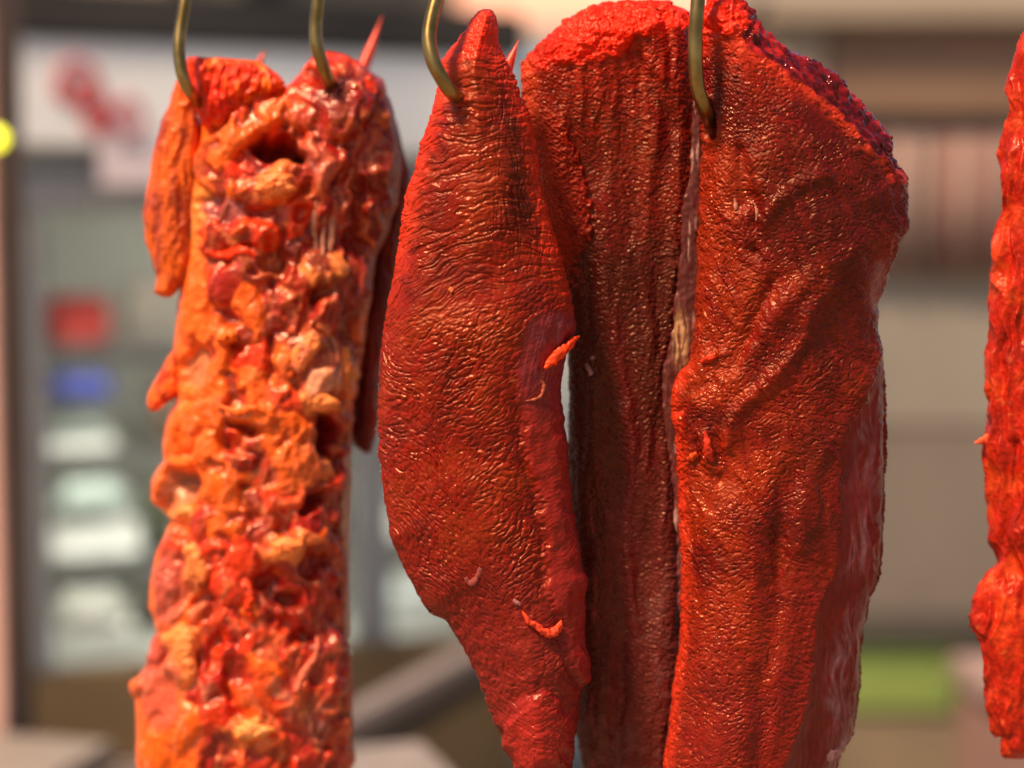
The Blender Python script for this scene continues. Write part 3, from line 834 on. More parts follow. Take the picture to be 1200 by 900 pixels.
BLOBS = [  # x, y, rx, ry, rotation, height, colour, wetness
    (398, 128, 30, 27, 0, 20, RD, .8), (372, 96, 16, 26, 20, 12, RO, .5), (430, 112, 18, 36, 18, 9, RO, .6), (448, 168, 16, 60, 10, 6, (.26, .009, .006), .6), (426, 190, 20, 48, 6, 5, (.24, .008, .006), .5),
    (300, 132, 40, 15, -18, 18, RO, .3), (350, 122, 20, 14, 10, 18, RO, .5), (346, 138, 12, 12, 0, 14, (.55, .06, .02), .4), (254, 186, 17, 24, 10, 16, OR, .3), (268, 208, 20, 18, 30, 15, RO, .3),
    (296, 228, 34, 13, 12, 20, OR, .3), (320, 216, 27, 17, -20, 20, PE, .3), (371, 196, 15, 28, -14, 16, (.60, .11, .05), .4), (395, 178, 14, 10, 0, 10, RD, .6), (388, 158, 22, 9, -10, 11, RO, .5),
    (270, 244, 22, 20, 0, 8, (.42, .10, .08), .6), (288, 276, 32, 15, 5, 20, RO, .4), (254, 276, 12, 22, 10, 14, RO, .4), (293, 314, 24, 22, 0, 14, (.40, .05, .03), .5), (270, 330, 18, 24, 40, 14, RD, .3),
    (330, 258, 26, 13, 10, 8, PK, .5), (349, 252, 14, 26, 10, 12, RO, .5), (332, 300, 20, 30, 20, 4, MA, .4), (380, 316, 26, 24, 0, 15, YL, .3), (348, 330, 26, 16, 20, 10, RD, .4), (330, 352, 22, 16, 0, 9, RD, .4),
    (405, 340, 22, 34, 0, 12, (.38, .018, .014), .6), (374, 368, 9, 36, 32, 16, RD, .5), (292, 362, 14, 28, -20, 14, OR, .3), (278, 391, 26, 10, -6, 17, OR, .3), (318, 378, 10, 20, 25, 13, PK, .4), (340, 384, 14, 24, 20, 7, (.40, .05, .03), .5),
    (358, 408, 17, 36, 25, 18, PE, .3), (372, 440, 20, 34, 5, 18, (.80, .30, .15), .3), (344, 440, 22, 34, -10, 13, OR, .3), (366, 472, 24, 14, 10, 17, YL, .2), (386, 474, 11, 10, 0, 14, OR, .3), (405, 428, 10, 40, 4, 9, YL, .3), (400, 478, 11, 26, 0, 6, PK, .5),
    (300, 420, 20, 24, 0, 12, RO, .4), (262, 426, 11, 30, 8, 13, OR, .2), (280, 456, 48, 26, 8, 13, OR, .25), (312, 484, 40, 18, 22, 16, OR, .3), (250, 482, 30, 20, -30, 12, OR, .2), (278, 487, 10, 9, 0, 18, OR, .3), (330, 468, 20, 12, 30, 17, RO, .3),
    (270, 522, 28, 16, 20, -3, MA, .4), (288, 532, 27, 14, -25, 11, RD, .4), (254, 536, 14, 34, -14, 12, OR, .2), (336, 512, 28, 26, 0, 13, OR, .3), (330, 548, 32, 26, -25, 15, OR, .3), (358, 540, 16, 42, 6, 13, (.76, .13, .03), .3), (372, 556, 10, 46, 0, 8, YL, .3),
    (266, 570, 22, 30, 10, 12, OR, .2), (310, 580, 24, 14, -30, 13, RO, .3), (344, 580, 44, 8, -24, 18, RO, .5), (334, 604, 32, 26, -10, 9, (.38, .02, .025), .7), (352, 612, 14, 24, 10, 15, RD, .7), (312, 622, 20, 22, 0, 12, PK, .5), (378, 600, 14, 30, 0, 9, PK, .4),
    (330, 642, 20, 17, -12, 22, YL, .2), (348, 633, 14, 13, 20, 21, PE, .2), (372, 636, 18, 18, 0, 14, OR, .3), (272, 612, 20, 28, 20, 13, OR, .3), (243, 614, 14, 26, 8, 12, RD, .3), (256, 652, 16, 22, 15, 14, RO, .4), (284, 650, 20, 24, 0, 11, RO, .4), (228, 652, 12, 12, 0, 14, YL, .2), (236, 678, 10, 18, -12, 14, YL, .2),
    (338, 672, 46, 11, 48, 15, RD, .6), (366, 700, 16, 38, 28, 17, RD, .6), (340, 700, 28, 18, 40, 1, MA, .6), (330, 716, 16, 9, 20, 11, PK, .5), (370, 728, 9, 11, 0, 18, PK, .4), (269, 690, 14, 26, 0, 15, RO, .5), (290, 690, 13, 14, 0, 14, RO, .5), (293, 712, 8, 18, -20, 14, OR, .4), (272, 732, 15, 14, 0, 16, RO, .5), (266, 766, 11, 13, 0, 15, RO, .5), (302, 738, 26, 12, -10, 9, PK, .4),
    (348, 748, 26, 16, -20, 5, (.34, .018, .016), .7), (322, 772, 46, 30, 25, 14, RO, .5), (350, 812, 56, 54, 10, 13, RD, .6), (384, 786, 22, 54, -12, 18, (.24, .010, .012), .6), (318, 796, 26, 40, -20, 18, OR, .4), (336, 812, 22, 22, 0, 19, RO, .5), (355, 800, 9, 36, 20, 20, RO, .5), (360, 838, 30, 22, 20, 15, GR, .5), (384, 848, 18, 14, 20, 18, RD, .6), (292, 826, 12, 32, -24, 13, OR, .3),
    (218, 752, 15, 20, 0, 15, YL, .2), (214, 786, 12, 24, 5, 15, YL, .2), (160, 803, 9, 11, 0, 8, OR, .2), (206, 724, 26, 10, -40, 12, OR, .2), (190, 762, 22, 9, -55, 12, RO, .2), (246, 800, 18, 30, 10, 10, RD, .4), (250, 840, 22, 22, 0, 12, RO, .5), (290, 858, 26, 16, 0, 16, YL, .3), (330, 872, 34, 16, 12, 15, OR, .4), (362, 890, 20, 16, 0, 14, RO, .5), (300, 892, 24, 16, 0, 13, RO, .4), (216, 850, 24, 28, 20, 10, OR, .2), (186, 880, 16, 34, 0, 8, OR, .2), (400, 880, 14, 34, 4, 6, (.26, .014, .014), .5),
    (226, 350, 20, 44, 6, 6, OR, .15), (232, 250, 14, 70, 2, 5, (.80, .20, .03), .15), (220, 500, 22, 26, 10, 7, OR, .2), (190, 572, 10, 22, 10, 8, OR, .2), (216, 604, 26, 10, 10, 9, (.82, .24, .05), .2), (206, 640, 22, 14, -40, 7, RO, .3), (196, 690, 16, 34, 10, 5, RD, .3)]
for k in range(26):
    x = random.uniform(240, 398); y = random.uniform(340, 960)
    r = random.choice((4, 5, 6, 7, 9, 12))
    BLOBS.append((x, y, r * random.uniform(.7, 1.5), r * random.uniform(.7, 1.6), random.uniform(-60, 60), random.uniform(9, 17), random.choice((OR, OR, RO, RO, RD, RD, PK, PE, (.4, .03, .02))), random.uniform(.2, .7)))
HOLES = [(326, 176, 30, 13, 14, 62), (346, 205, 8, 30, 8, 44), (381, 512, 9, 22, 4, 26), (322, 300, 12, 20, 20, 16), (272, 520, 20, 8, 22, 14), (366, 590, 16, 8, -20, 18), (340, 706, 16, 8, 40, 16), (350, 748, 18, 9, -20, 14), (214, 572, 22, 20, 0, 22), (230, 430, 16, 26, 5, 14),
         (215, 530, 7, 24, 8, 8), (355, 250, 8, 10, 0, 16), (300, 320, 8, 6, 0, 12), (288, 500, 22, 6, 18, 14), (240, 700, 6, 26, 10, 12), (310, 680, 8, 14, 20, 14), (420, 250, 10, 50, 4, 14), (255, 760, 8, 28, 10, 10), (320, 845, 26, 5, 32, 12), (258, 140, 6, 12, 0, 10)]
ROLLS = [([(256, 196), (272, 166), (300, 142), (336, 131), (360, 137)], 17, 15, OR), ([(248, 196), (262, 218), (296, 230), (330, 224), (346, 206)], 14, 14, (.78, .13, .022)),
         ([(296, 776), (292, 800), (304, 834), (334, 858), (372, 872), (398, 852)], 5, 17, (.70, .15, .05)), ([(398, 852), (413, 820), (404, 775), (388, 748)], 4, 15, (.62, .16, .08)),
         ([(312, 588), (330, 577), (352, 570), (374, 565)], 6, 17, RO), ([(204, 604), (222, 604), (240, 596)], 7, 9, OR), ([(190, 760), (214, 734), (240, 712)], 7, 11, OR), ([(182, 560), (196, 548), (222, 545)], 8, 10, OR), ([(214, 356), (236, 372), (240, 400)], 7, 8, OR)]
_E = {}


def e_fields(X, Y, Z):
    X1 = X + 10 * n3(X / 24, Y / 24, Z / 24, 150) + 1.3 * n3(X / 10, Y / 10, Z / 10, 151)
    Y1 = Y + 10 * n3(X / 24, Y / 24, Z / 24, 152) + 1.3 * n3(X / 10, Y / 10, Z / 10, 153)
    fx = curve([(262, 120), (240, 200), (250, 300), (258, 380), (240, 450), (250, 520), (250, 600), (232, 650), (232, 900)], Y)
    front = sm(-14, 14, X - fx) * sm(430, 405, X - 40 * sm(320, 260, Y))
    H = 4 * n3(X / 45, Y / 60, Z / 45, 154) + (2 + 5 * front) * ridge(n3(X1 / 26, Y1 / 30, Z / 26, 155))
    n = fbm(X1 / 22, Y1 / 30, Z / 22, 3, 156)
    col = np.zeros(X.shape + (3,), f32) + A3(*RD)
    col = mix(col, OR, sm(.1, .5, n * .5 + .7 * (1 - front)))
    col = mix(col, MA, sm(.0, .5, -n) * front * .8)
    col = mix(col, RO, sm(.2, .6, n) * front)
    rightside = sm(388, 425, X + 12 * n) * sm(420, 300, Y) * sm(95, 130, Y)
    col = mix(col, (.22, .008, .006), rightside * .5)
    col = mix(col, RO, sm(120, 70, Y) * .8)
    wet = .25 + .3 * front + .2 * rightside + 0 * X
    jitter = 2.4 * fbm(X1 / 9, Y1 / 14, Z / 9, 3, 190)
    for (x, y, rx, ry, a, h, c, w) in BLOBS:
        R = max(rx, ry) * 1.5 + 8
        k = (np.abs(X - x) < R) & (np.abs(Y - y) < R) & (Z > -6)
        if not k.any():
            continue
        u, v = rot(X1[k], Y1[k], a, x, y)
        q = 1 - (u / rx) ** 2 - (v / ry) ** 2
        hh = np.where(q > 0, h - 3.5 + 5.0 * np.sqrt(np.clip(q, 0, 1)) * min(1.7, min(rx, ry) / 11 + .25), h - 3.5 + 14 * q)
        jit = jitter[k]
        win = hh > H[k]
        soft = sm(-3.5, 3.0, hh - H[k] + jit)
        cc = col[k]; cc = cc * (1 - .92 * soft[:, None]) + np.array(c, f32) * .92 * soft[:, None]
        col[k] = cc
        ww = wet[k]; ww = np.where(win, w, ww); wet[k] = ww
        mx_ = np.maximum(H[k], hh); H[k] = mx_ + 1.3 * np.exp(-np.abs(H[k] - hh) / 1.8)
    for (x, y, rx, ry, a, dd) in HOLES:
        u, v = rot(X1, Y1, a, x, y)
        q = (u / rx) ** 2 + (v / ry) ** 2
        H = H - dd * sm(1.35, .45, q) * (Z > -6)
    # membranes inside the pockets, fibres of cut flesh
    for (x, y, rx, ry, c) in ((214, 574, 24, 22, (.40, .14, .07)), (231, 430, 15, 26, (.55, .16, .06)), (205, 690, 26, 50, (.50, .08, .045)), (190, 800, 28, 60, (.48, .07, .04)), (356, 856, 26, 16, (.38, .2, .16))):
        q = ((X1 - x) / rx) ** 2 + ((Y1 - y) / ry) ** 2
        col = mix(col, c, sm(1.2, .5, q) * .8)
    hx, hy = X + .45 * (X1 - X), Y + .45 * (Y1 - Y)
    for pts, w_, h_, c_ in ROLLS:
        dd = pdist(pts, hx, hy)
        hh = np.where((dd < w_) & (Z > -6), h_ - 3 + .55 * w_ * np.sqrt(np.clip(1 - (dd / w_) ** 2, 0, 1)), -99)
        sft = sm(-2.5, 2.5, hh - H + jitter * .5)
        col = col * (1 - .85 * sft[..., None]) + np.array(c_, f32) * .85 * sft[..., None]
        H = np.maximum(H, hh)
    keep = sm(34, 20, np.hypot((X - 306) / 1.6, Y - 182))
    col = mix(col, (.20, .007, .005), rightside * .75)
    torn = (1 - keep) * sm(.05, .5, fbm(X1 / 26, Y1 / 40, Z / 30, 3, 180) + .35 * sm(560, 700, Y) * sm(300, 340, X) + .02 + .25 * sm(300, 390, X)) * front
    fibt = ridge(n3((X1 + .3 * Y1) / 4.5, Y1 / 26, Z / 9, 185))
    H = H - 7.5 * torn + torn * fibt * 1.5
    deep = A3(.17, .006, .005) + np.zeros_like(col)
    deep = mix(deep, (.36, .014, .007), sm(.2, .8, n3(X1 / 12, Y1 / 20, 0, 186) + .4))
    deep = mix(deep, (.46, .07, .035), sm(.7, .98, fibt) * .3)
    col = col * (1 - .85 * torn[..., None]) + deep * .85 * torn[..., None]
    wet = np.where(torn > .5, .75, wet)
    fib = ridge(n3(X1 / 4.2, Y1 / 34, Z / 8, 160))
    H = H + .9 * fib * sm(-.2, .3, n3(X / 30, Y / 30, 0, 161))
    fat = sm(.25, .7, n3(X1 / 15, Y1 / 12, Z / 15, 162)) * front
    col = mix(col, (.80, .20, .05), fat * .4)
    col = mix(col, (.52, .14, .07), sm(.55, .9, fib) * sm(.1, .5, n3(X / 34, Y / 44, 0, 163)) * .35)
    H = H + fbm(X / 10, Y / 12, Z / 10, 3, 164) * 1.0 + ridge(n3(X1 / 22, Y1 / 40, Z / 22, 165)) * 2.0
    strand = sm(.55, .95, ridge(n3((X1 + .25 * Y1) / 16, Y1 / 60, Z / 20, 191)))
    H = H + 2.2 * strand
    col = mix(col, (.55, .020, .008), sm(540, 760, Y) * front * sm(-.25, .45, fbm(X1 / 40, Y1 / 55, Z / 40, 2, 220)) * .6)
    col = mix(col, (.66, .20, .10), sm(.72, .97, ridge(n3((X1 + .2 * Y1) / 20, Y1 / 80, 0, 222))) * sm(400, 520, Y) * sm(0, .4, n3(X / 50, Y / 60, 0, 223) + .1) * .55)
    col = mix(col, (.70, .13, .03), strand * sm(-.1, .4, n3(X / 40, Y / 50, 0, 192)) * front * .55)
    return H, col, wet


def e_disp(X, Y, Z, d, FR):
    H, c, w = e_fields(X, Y, Z)
    _E['c'], _E['w'] = c, w
    for _ in range(7):
        H = .5 * H + .25 * (np.roll(H, 1, 1) + np.roll(H, -1, 1))
        H[1:-1] = .5 * H[1:-1] + .25 * (H[2:] + H[:-2])
        c = .5 * c + .25 * (np.roll(c, 1, 1) + np.roll(c, -1, 1)) if _ < 2 else c
    _E['c'] = c
    H = H + fbm(X / 7, Y / 8, Z / 7, 3, 230) * .9
    H = H + sm(26, 4, d) * sm(380, 400, X) * sm(320, 420, Y) * (n3(0 * X, Y / 26, 1.0, 210) * 7 + n3(0 * X, Y / 9, 1.0, 211) * 3)
    H = H - 11 * np.exp(-(pdist([(381, 92), (386, 104)], X, Y) / 6) ** 2) * FR
    return H * np.clip(d / 20 + .35, 0, 1)


def e_col(X, Y, Z, d, FR):
    return _E['c'], _E['w']


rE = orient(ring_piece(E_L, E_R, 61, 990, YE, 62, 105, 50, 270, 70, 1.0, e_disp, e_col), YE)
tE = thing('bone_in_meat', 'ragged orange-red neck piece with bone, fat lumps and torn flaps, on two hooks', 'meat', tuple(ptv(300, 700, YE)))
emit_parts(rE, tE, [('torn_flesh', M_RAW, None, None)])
zE = front_z(rE)


def soft_piece(name, Lp, Rp, y0, y1, Y0, Tf, Rf, Tb, cols, parent, label=None, amp=3.0, wl=16, mat=M_FRESH, wet=.3, vert=1.0, seed=0, nf=70, step=1.2):
    def dsp(X, Y, Z, d, FR):
        h = amp * n3(X / wl, Y / (wl * vert), Z / wl, 170 + seed) + amp * .8 * ridge(n3(X / (wl * .6), Y / (wl * .6 * vert), Z / (wl * .6), 171 + seed)) + fbm(X / 6, Y / 6, Z / 6, 2, 172 + seed) * .9
        return h * np.clip(d / 14 + .3, 0, 1)

    def colr(X, Y, Z, d, FR):
        n = fbm(X / wl, Y / (wl * vert * 1.3), Z / wl, 3, 175 + seed)
        c = np.zeros(X.shape + (3,), f32) + A3(*cols[0])
        c = mix(c, cols[1], sm(0, .5, n))
        c = mix(c, cols[2], sm(.05, .5, -n))
        return c, np.full(X.shape, wet, f32)
    r = orient(ring_piece(Lp, Rp, y0, y1, Y0, Tf, Rf, Tb, nf, max(12, nf // 3), step, dsp, colr), Y0)
    emit_parts(r, parent, [(name, mat, None, label)])
    return r


soft_piece('flap', [(206, 94), (202, 110), (200, 122), (190, 140), (183, 165), (172, 222), (168, 250), (171, 282), (180, 310), (185, 326), (181, 343), (192, 349)],
           [(212, 94), (222, 108), (229, 122), (233, 150), (232, 200), (230, 260), (226, 305), (217, 332), (206, 342), (200, 349)], 94, 349, YE - .012, 22, 40, 20,
           [(.60, .08, .012), (.74, .10, .010), (.40, .05, .018)], tE, 'long orange flap hanging on the left side', 3.5, 20, vert=2.0, seed=1)
soft_piece('flap', [(455, 140), (446, 200), (432, 300), (420, 400), (408, 500), (414, 520), (428, 532)], [(464, 140), (479, 198), (481, 215), (475, 265), (466, 310), (459, 349), (452, 388), (447, 432), (445, 490), (441, 508), (434, 532)],
           140, 532, YE + .022, 22, 34, 20, [(.17, .008, .006), (.26, .014, .009), (.11, .006, .006)], tE, 'dark red flap hanging behind on the right side', 3.0, 16, vert=3.0, wet=.6, seed=2)
rL = soft_piece('lobe', [(221, 67), (219, 74), (222, 92), (226, 112), (231, 132), (238, 145), (246, 152)], [(229, 67), (248, 70), (300, 72), (312, 78), (326, 88), (334, 97), (331, 106), (318, 114), (298, 121), (278, 136), (264, 148), (256, 152)],
                67, 152, YE - .022, 26, 40, 24, [RO, (.74, .025, .008), OR], tE, 'bright red folded lobe at the top left', 5.5, 15, vert=2.2, seed=3, nf=130, step=.8)
soft_piece('meat_tag', [(206, 404), (192, 428), (180, 450), (172, 468), (174, 478), (178, 483)], [(214, 404), (215, 440), (212, 462), (202, 468), (190, 475), (183, 483)], 404, 483, YE - .006, 12, 18, 12,
           [(.72, .08, .015), OR, RD], tE, 'pointed orange tag sticking out to the left', 2.5, 14, seed=4, nf=44)
soft_piece('bone', [(395, 515), (394, 560), (393, 640), (395, 700), (398, 745), (402, 752)], [(410, 515), (412, 560), (409, 640), (409, 700), (410, 740), (406, 752)], 515, 752, YE - .008, 11, 11, 10,
           [(.52, .24, .15), (.60, .32, .2), (.42, .12, .08)], tE, 'smooth pale strip of bone down the right edge', 1.0, 14, mat=M_FAT, wet=.35, vert=6, seed=5, nf=30)


def clump(cx, cy, rx, ry, h, cols, seed, label=None, lean=0.0):
    ys = np.linspace(-1, 1, 13)
    Lp = [(cx - rx * math.sqrt(max(0, 1 - t * t)) * (1 + .25 * math.sin(3 * t + seed)) + lean * t * ry, cy + t * ry) for t in ys]
    Rp = [(cx + rx * math.sqrt(max(0, 1 - t * t)) * (1 + .25 * math.sin(4 * t + seed * 2)) + lean * t * ry + .4, cy + t * ry) for t in ys]
    z = zE(cx, cy, 8)
    soft_piece('fat_lump', Lp, Rp, cy - ry, cy + ry, YE - (z - 3) * MM, h, min(rx, ry) * .9, 8, cols, tE, label, 2.0, 12, mat=M_FAT, wet=.2, seed=seed, nf=60, step=.8)


FATC = [YL, PE, (.80, .16, .03)]
clump(333, 643, 20, 14, 9, FATC, 11, 'pale yellow fat lump')
clump(322, 215, 24, 15, 10, [PE, (.80, .16, .025), YL], 12, 'peach fat lump below the hollow')
clump(374, 470, 19, 13, 9, [YL, PE, (.8, .18, .04)], 13, 'pale yellow fat lump', .3)
clump(358, 412, 13, 26, 8, [PE, (.75, .17, .07), YL], 14, 'peach fat lump', -.35)
clump(219, 768, 13, 34, 9, FATC, 15, 'long yellow fat lump')
clump(234, 664, 9, 20, 7, FATC, 16, 'small yellow fat lump', .2)
clump(294, 858, 24, 12, 8, [(.82, .30, .07), YL, OR], 17)
for i, (p, r) in enumerate((([(371, 236), (368, 260), (370, 290), (374, 316)], [2, 3.5, 3.5, 2]), ([(392, 226), (390, 260), (386, 292), (382, 318)], [2, 4.5, 4, 2]), ([(381, 236), (379, 268), (378, 300)], [1.5, 3, 2]))):
    shred('sinew', p, r, YE, zE, tE, (.46, .15, .08), -1.5, wet=.4, mat=M_FAT, seed=30 + i, flat=.6)
for i, (p, r, c) in enumerate((([(258, 476), (278, 483), (300, 478), (318, 488)], [2, 4, 4, 2], OR), ([(296, 700), (290, 712), (296, 728)], [3, 5, 3], RO), ([(276, 392), (262, 395), (254, 398)], [8, 7, 3], OR),
                              ([(372, 746), (370, 768), (356, 790), (346, 812)], [2, 4, 5, 3], (.66, .12, .06)), ([(240, 296), (262, 300), (284, 294), (300, 300)], [3, 6, 6, 3], RO))):
    shred('torn_shred', p, r, YE, zE, tE, c, 1, wet=.4, seed=40 + i)

# ================================================================== hooks and rail
M_HOOK, nt, b = nodes('worn_steel')
N, L = nt.nodes, nt.links
tc = N.new('ShaderNodeTexCoord'); nz = N.new('ShaderNodeTexNoise'); nz.inputs['Scale'].default_value = 70; nz.inputs['Detail'].default_value = 6
L.new(tc.outputs['Object'], nz.inputs['Vector'])
rp = N.new('ShaderNodeValToRGB'); rp.color_ramp.elements[0].position = .35; rp.color_ramp.elements[1].position = .68
rp.color_ramp.elements[0].color = (.20, .115, .03, 1); rp.color_ramp.elements[1].color = (.36, .22, .07, 1)
L.new(nz.outputs['Fac'], rp.inputs['Fac']); L.new(rp.outputs['Color'], b.inputs['Base Color'])
b.inputs['Metallic'].default_value = .9; b.inputs['Roughness'].default_value = .3
bp = N.new('ShaderNodeBump'); bp.inputs['Strength'].default_value = .08; bp.inputs['Distance'].default_value = .0008
L.new(nz.outputs['Fac'], bp.inputs['Height']); L.new(bp.outputs['Normal'], b.inputs['Normal'])
M_STAIN = plain('red_stained_steel', (.6, .04, .006), .4, .2, .4, 300)
M_STEEL = plain('galvanised_steel', (.45, .44, .42), .4, .9, .15, 30)

RAIL_PY = -150


def hook(label, pts, tip, rad, Yr, group='meat hooks on the rail'):
    """pts: shank, top to bend (px, py, Y); tip: the point coming out behind"""
    x0, y0, Y_0 = pts[0]
    P = [tuple(ptv(px, py, Y)) for px, py, Y in pts]
    top = np.array(P[0])
    rail = np.array(tuple(ptv(x0 + 12, RAIL_PY, Yr)))
    R = .014
    arc = []
    for k in range(0, 13):
        a = math.radians(-150 + 330 * 0 + k * 20)
        arc.append(rail + np.array([0, -math.cos(math.radians(200 - k * 20)) * -R * 1.0, math.sin(math.radians(200 - k * 20)) * R]))
    arc = [rail + R * np.array([0, math.cos(t), math.sin(t)]) for t in np.linspace(math.radians(-20), math.radians(200), 12)]
    path = catmull(arc + [np.array(p) for p in P], 8)
    t = thing('meat_hook', label, 'hook', tuple(rail), group=group)
    bm = BM(); off = Vector(t.location)
    bm.tube([Vector(p) - off for p in path], rad, 18)
    bm.build('hook_shank', M_HOOK, t, True)
    Q = [np.array(P[-1])] + [np.array(tuple(ptv(px, py, Y))) for px, py, Y in tip]
    q = catmull(Q, 8)
    k = len(q)
    bm = BM()
    bm.tube([Vector(p) - off for p in q], [rad * .98 if i < k * .62 else rad * .98 * max(.06, 1 - (i / (k - 1) - .62) / .38) for i in range(k)], 16)
    bm.build('hook_point', M_STAIN, t, True, 'sharp point stained red')
    return t


hook('brass-coloured hook at the left end, in the red lobe of the neck piece', [(224, -40, 1.265), (217, 2, 1.259), (211, 40, 1.253), (210, 65, 1.249), (214, 88, 1.247), (222, 106, 1.251), (232, 120, 1.265)], [(262, 122, 1.300), (290, 100, 1.345), (304, 74, 1.355), (311, 58, 1.357)], .0045, 1.28)
hook('steel hook through the peak of the ragged neck piece, red point showing behind', [(378, -40, 1.250), (373, 0, 1.247), (370, 28, 1.245), (371, 52, 1.243), (378, 76, 1.245), (385, 94, 1.253), (391, 104, 1.265)], [(405, 108, 1.295), (420, 92, 1.335), (431, 66, 1.350), (440, 42, 1.355), (448, 18, 1.357)], .0047, 1.265)
hook('curved steel hook piercing the narrow tip of the pointed lean piece', [(520, -40, 1.15), (513, -6, 1.145), (505, 26, 1.14), (503, 48, 1.136), (508, 72, 1.132), (518, 92, 1.132), (529, 108, 1.138), (540, 116, 1.15)], [(560, 120, 1.175), (580, 108, 1.20), (592, 84, 1.213), (601, 64, 1.217), (608, 46, 1.218)], .0049, 1.155)
hook('straight hanging steel hook in the seam of the two broad slabs', [(821, -40, 1.155), (818, 0, 1.15), (815, 40, 1.148), (815, 76, 1.148), (818, 104, 1.15), (824, 122, 1.154), (828, 133, 1.162), (831, 140, 1.172), (832, 145, 1.186)], [(834, 148, 1.20), (836, 140, 1.22), (836, 110, 1.235), (835, 90, 1.24)], .0049, 1.17)

# ================================================================== SETTING AND BLURRED BACKGROUND
M_GROUND = plain('paving', (.24, .19, .13), .9, 0, .2, 3)
bm = BM(); bm.box((-60, -40, -.05), (60, 120, 0)); tag(bm.build('ground', M_GROUND), kind='structure')

# --- glass-fronted display fridge, front face turned away to the right
M_GREY = plain('grey_enamel', (.26, .255, .25), .45, 0, .08, 5)
M_DARK = plain('dark_paint_and_shade', (.035, .027, .02), .6, 0, .3, 4)
M_WHITE = plain('white_panel', (.92, .89, .84), .5, 0, .03, 3)
M_OCHRE = plain('ochre_board', (.20, .125, .055), .7, 0, .2, 6)
M_RAIL = plain('pinkish_steel_trim', (.34, .27, .24), .45, .2, .1, 8)
M_LOGO = plain('red_print', (.56, .08, .08), .6, 0, .05, 10)
M_INNER = plain('pale_liner', (.62, .62, .57), .6, 0, .12, 3)
M_GLASS, nt, b = nodes('window_glass')
N, L = nt.nodes, nt.links
tr = N.new('ShaderNodeBsdfTransparent'); tr.inputs['Color'].default_value = (.96, .97, .96, 1)
gl = N.new('ShaderNodeBsdfGlossy'); gl.inputs['Roughness'].default_value = .04
fr = N.new('ShaderNodeFresnel'); fr.inputs['IOR'].default_value = 1.5
ms = N.new('ShaderNodeMixShader')
L.new(fr.outputs['Fac'], ms.inputs['Fac']); L.new(tr.outputs['BSDF'], ms.inputs[1]); L.new(gl.outputs['BSDF'], ms.inputs[2])
L.new(ms.outputs['Shader'], nt.nodes['Material Output'].inputs['Surface'])

FA = math.radians(22)
FX, FY = -.755, 2.58
fr_ = thing('display_fridge', 'grey glass-fronted display fridge with white header sign, stocked shelves inside', 'fridge', (FX, FY, 0), FA)
W, D = .80, .60
# local: x along the front, +y backwards (away), z up
bm = BM(); bm.box((0, .03, .06), (W, D, .72), .005); bm.box((.03, .012, .09), (W - .03, .03, .70), .004); bm.build('base_cabinet', M_OCHRE, fr_)
bm = BM(); bm.box((-.01, -.03, .725), (W + .01, .05, .80), .01); bm.build('bottom_rail', M_RAIL, fr_)
bm = BM(); bm.box((.0, 0, .803), (W, .03, .955), .003); bm.build('kick_panel', M_OCHRE, fr_)
bm = BM()
bm.box((.0, .0, .957), (.05, .05, 1.665), .006); bm.box((.54, .002, .957), (.60, .05, 1.665), .006); bm.box((W - .05, .0, .957), (W, .05, 1.665), .006)
bm.box((0, -.002, 1.667), (W, .06, 1.74), .006)
bm.build('door_frame', M_GREY, fr_)
bm = BM(); bm.box((.003, .052, .72), (.03, D, 1.74)); bm.box((W - .03, .052, .72), (W - .003, D, 1.74)); bm.box((.03, D - .03, .72), (W - .03, D - .002, 1.74)); bm.box((.03, .06, 1.70), (W - .03, D - .03, 1.738)); bm.box((.03, .06, .93), (W - .03, D - .03, .955)); bm.build('liner', M_INNER, fr_)
for a, c in ((.052, .538), (.602, W - .052)):
    bm = BM(); bm.box((a, .018, .959), (c, .024, 1.665)); bm.build('glass_door', M_GLASS, fr_)
M_TUBE = plain('added_fill_tube', (.9, .95, .9), .4, 0, 0, 5, emit=(1, .98, .90, 13))  # tubes added to brighten the fridge interior, hidden from view
for z in (1.685, 1.435, 1.265, 1.095):
    bm = BM(); bm.tube([(.06, .085, z), (W - .06, .085, z)], .007, 10); bm.build('fill_tube', M_TUBE, fr_)
for z in (1.12, 1.29, 1.46):
    bm = BM(); bm.box((.032, .07, z - .008), (W - .032, D - .04, z), .002); bm.build('shelf', M_GLASS, fr_)
    bm = BM(); bm.box((.032, .060, z - .034), (W - .032, .0685, z + .004), .002); bm.build('shelf_lip', M_INNER, fr_)  # lip in front hides the added tube
hd = BM(); hd.box((-.05, -.02, 1.762), (W + .02, .30, 1.925), .008); hd = hd.build('header_sign', M_WHITE, fr_)
bm = BM(); bm.box((-.03, -.03, 1.927), (W + .03, .32, 2.0), .008); bm.build('top_cap', M_DARK, fr_)


def ring(bm, cx, cz, r, w, y, sx=1.0, a0=0, a1=2 * PI, n=40):
    pts = [Vector((cx + r * sx * math.cos(a0 + (a1 - a0) * k / n), y, cz + r * math.sin(a0 + (a1 - a0) * k / n))) for k in range(n + 1)]
    bm.tube(pts, w, 6)


bm = BM()      # red emblem: an interlaced round knot, a second small loop, then a line of script
ring(bm, 0.100, 1.861, .030, .006, -.021, .9); ring(bm, 0.115, 1.841, .018, .006, -.021); ring(bm, 0.130, 1.811, .022, .0075, -.021, .8); ring(bm, 0.083, 1.846, .014, .005, -.021); ring(bm, 0.175, 1.811, .026, .005, -.021, .7); ring(bm, 0.125, 1.796, .010, .006, -.021)
bm.build('emblem', M_LOGO, hd)
bm = BM()
for k in range(9):
    ring(bm, .262 + k * .026, 1.808, .010, .0035, -.021, .9, 0, PI * (1.6 if k % 2 else 2))
bm.build('lettering', M_LOGO, hd)


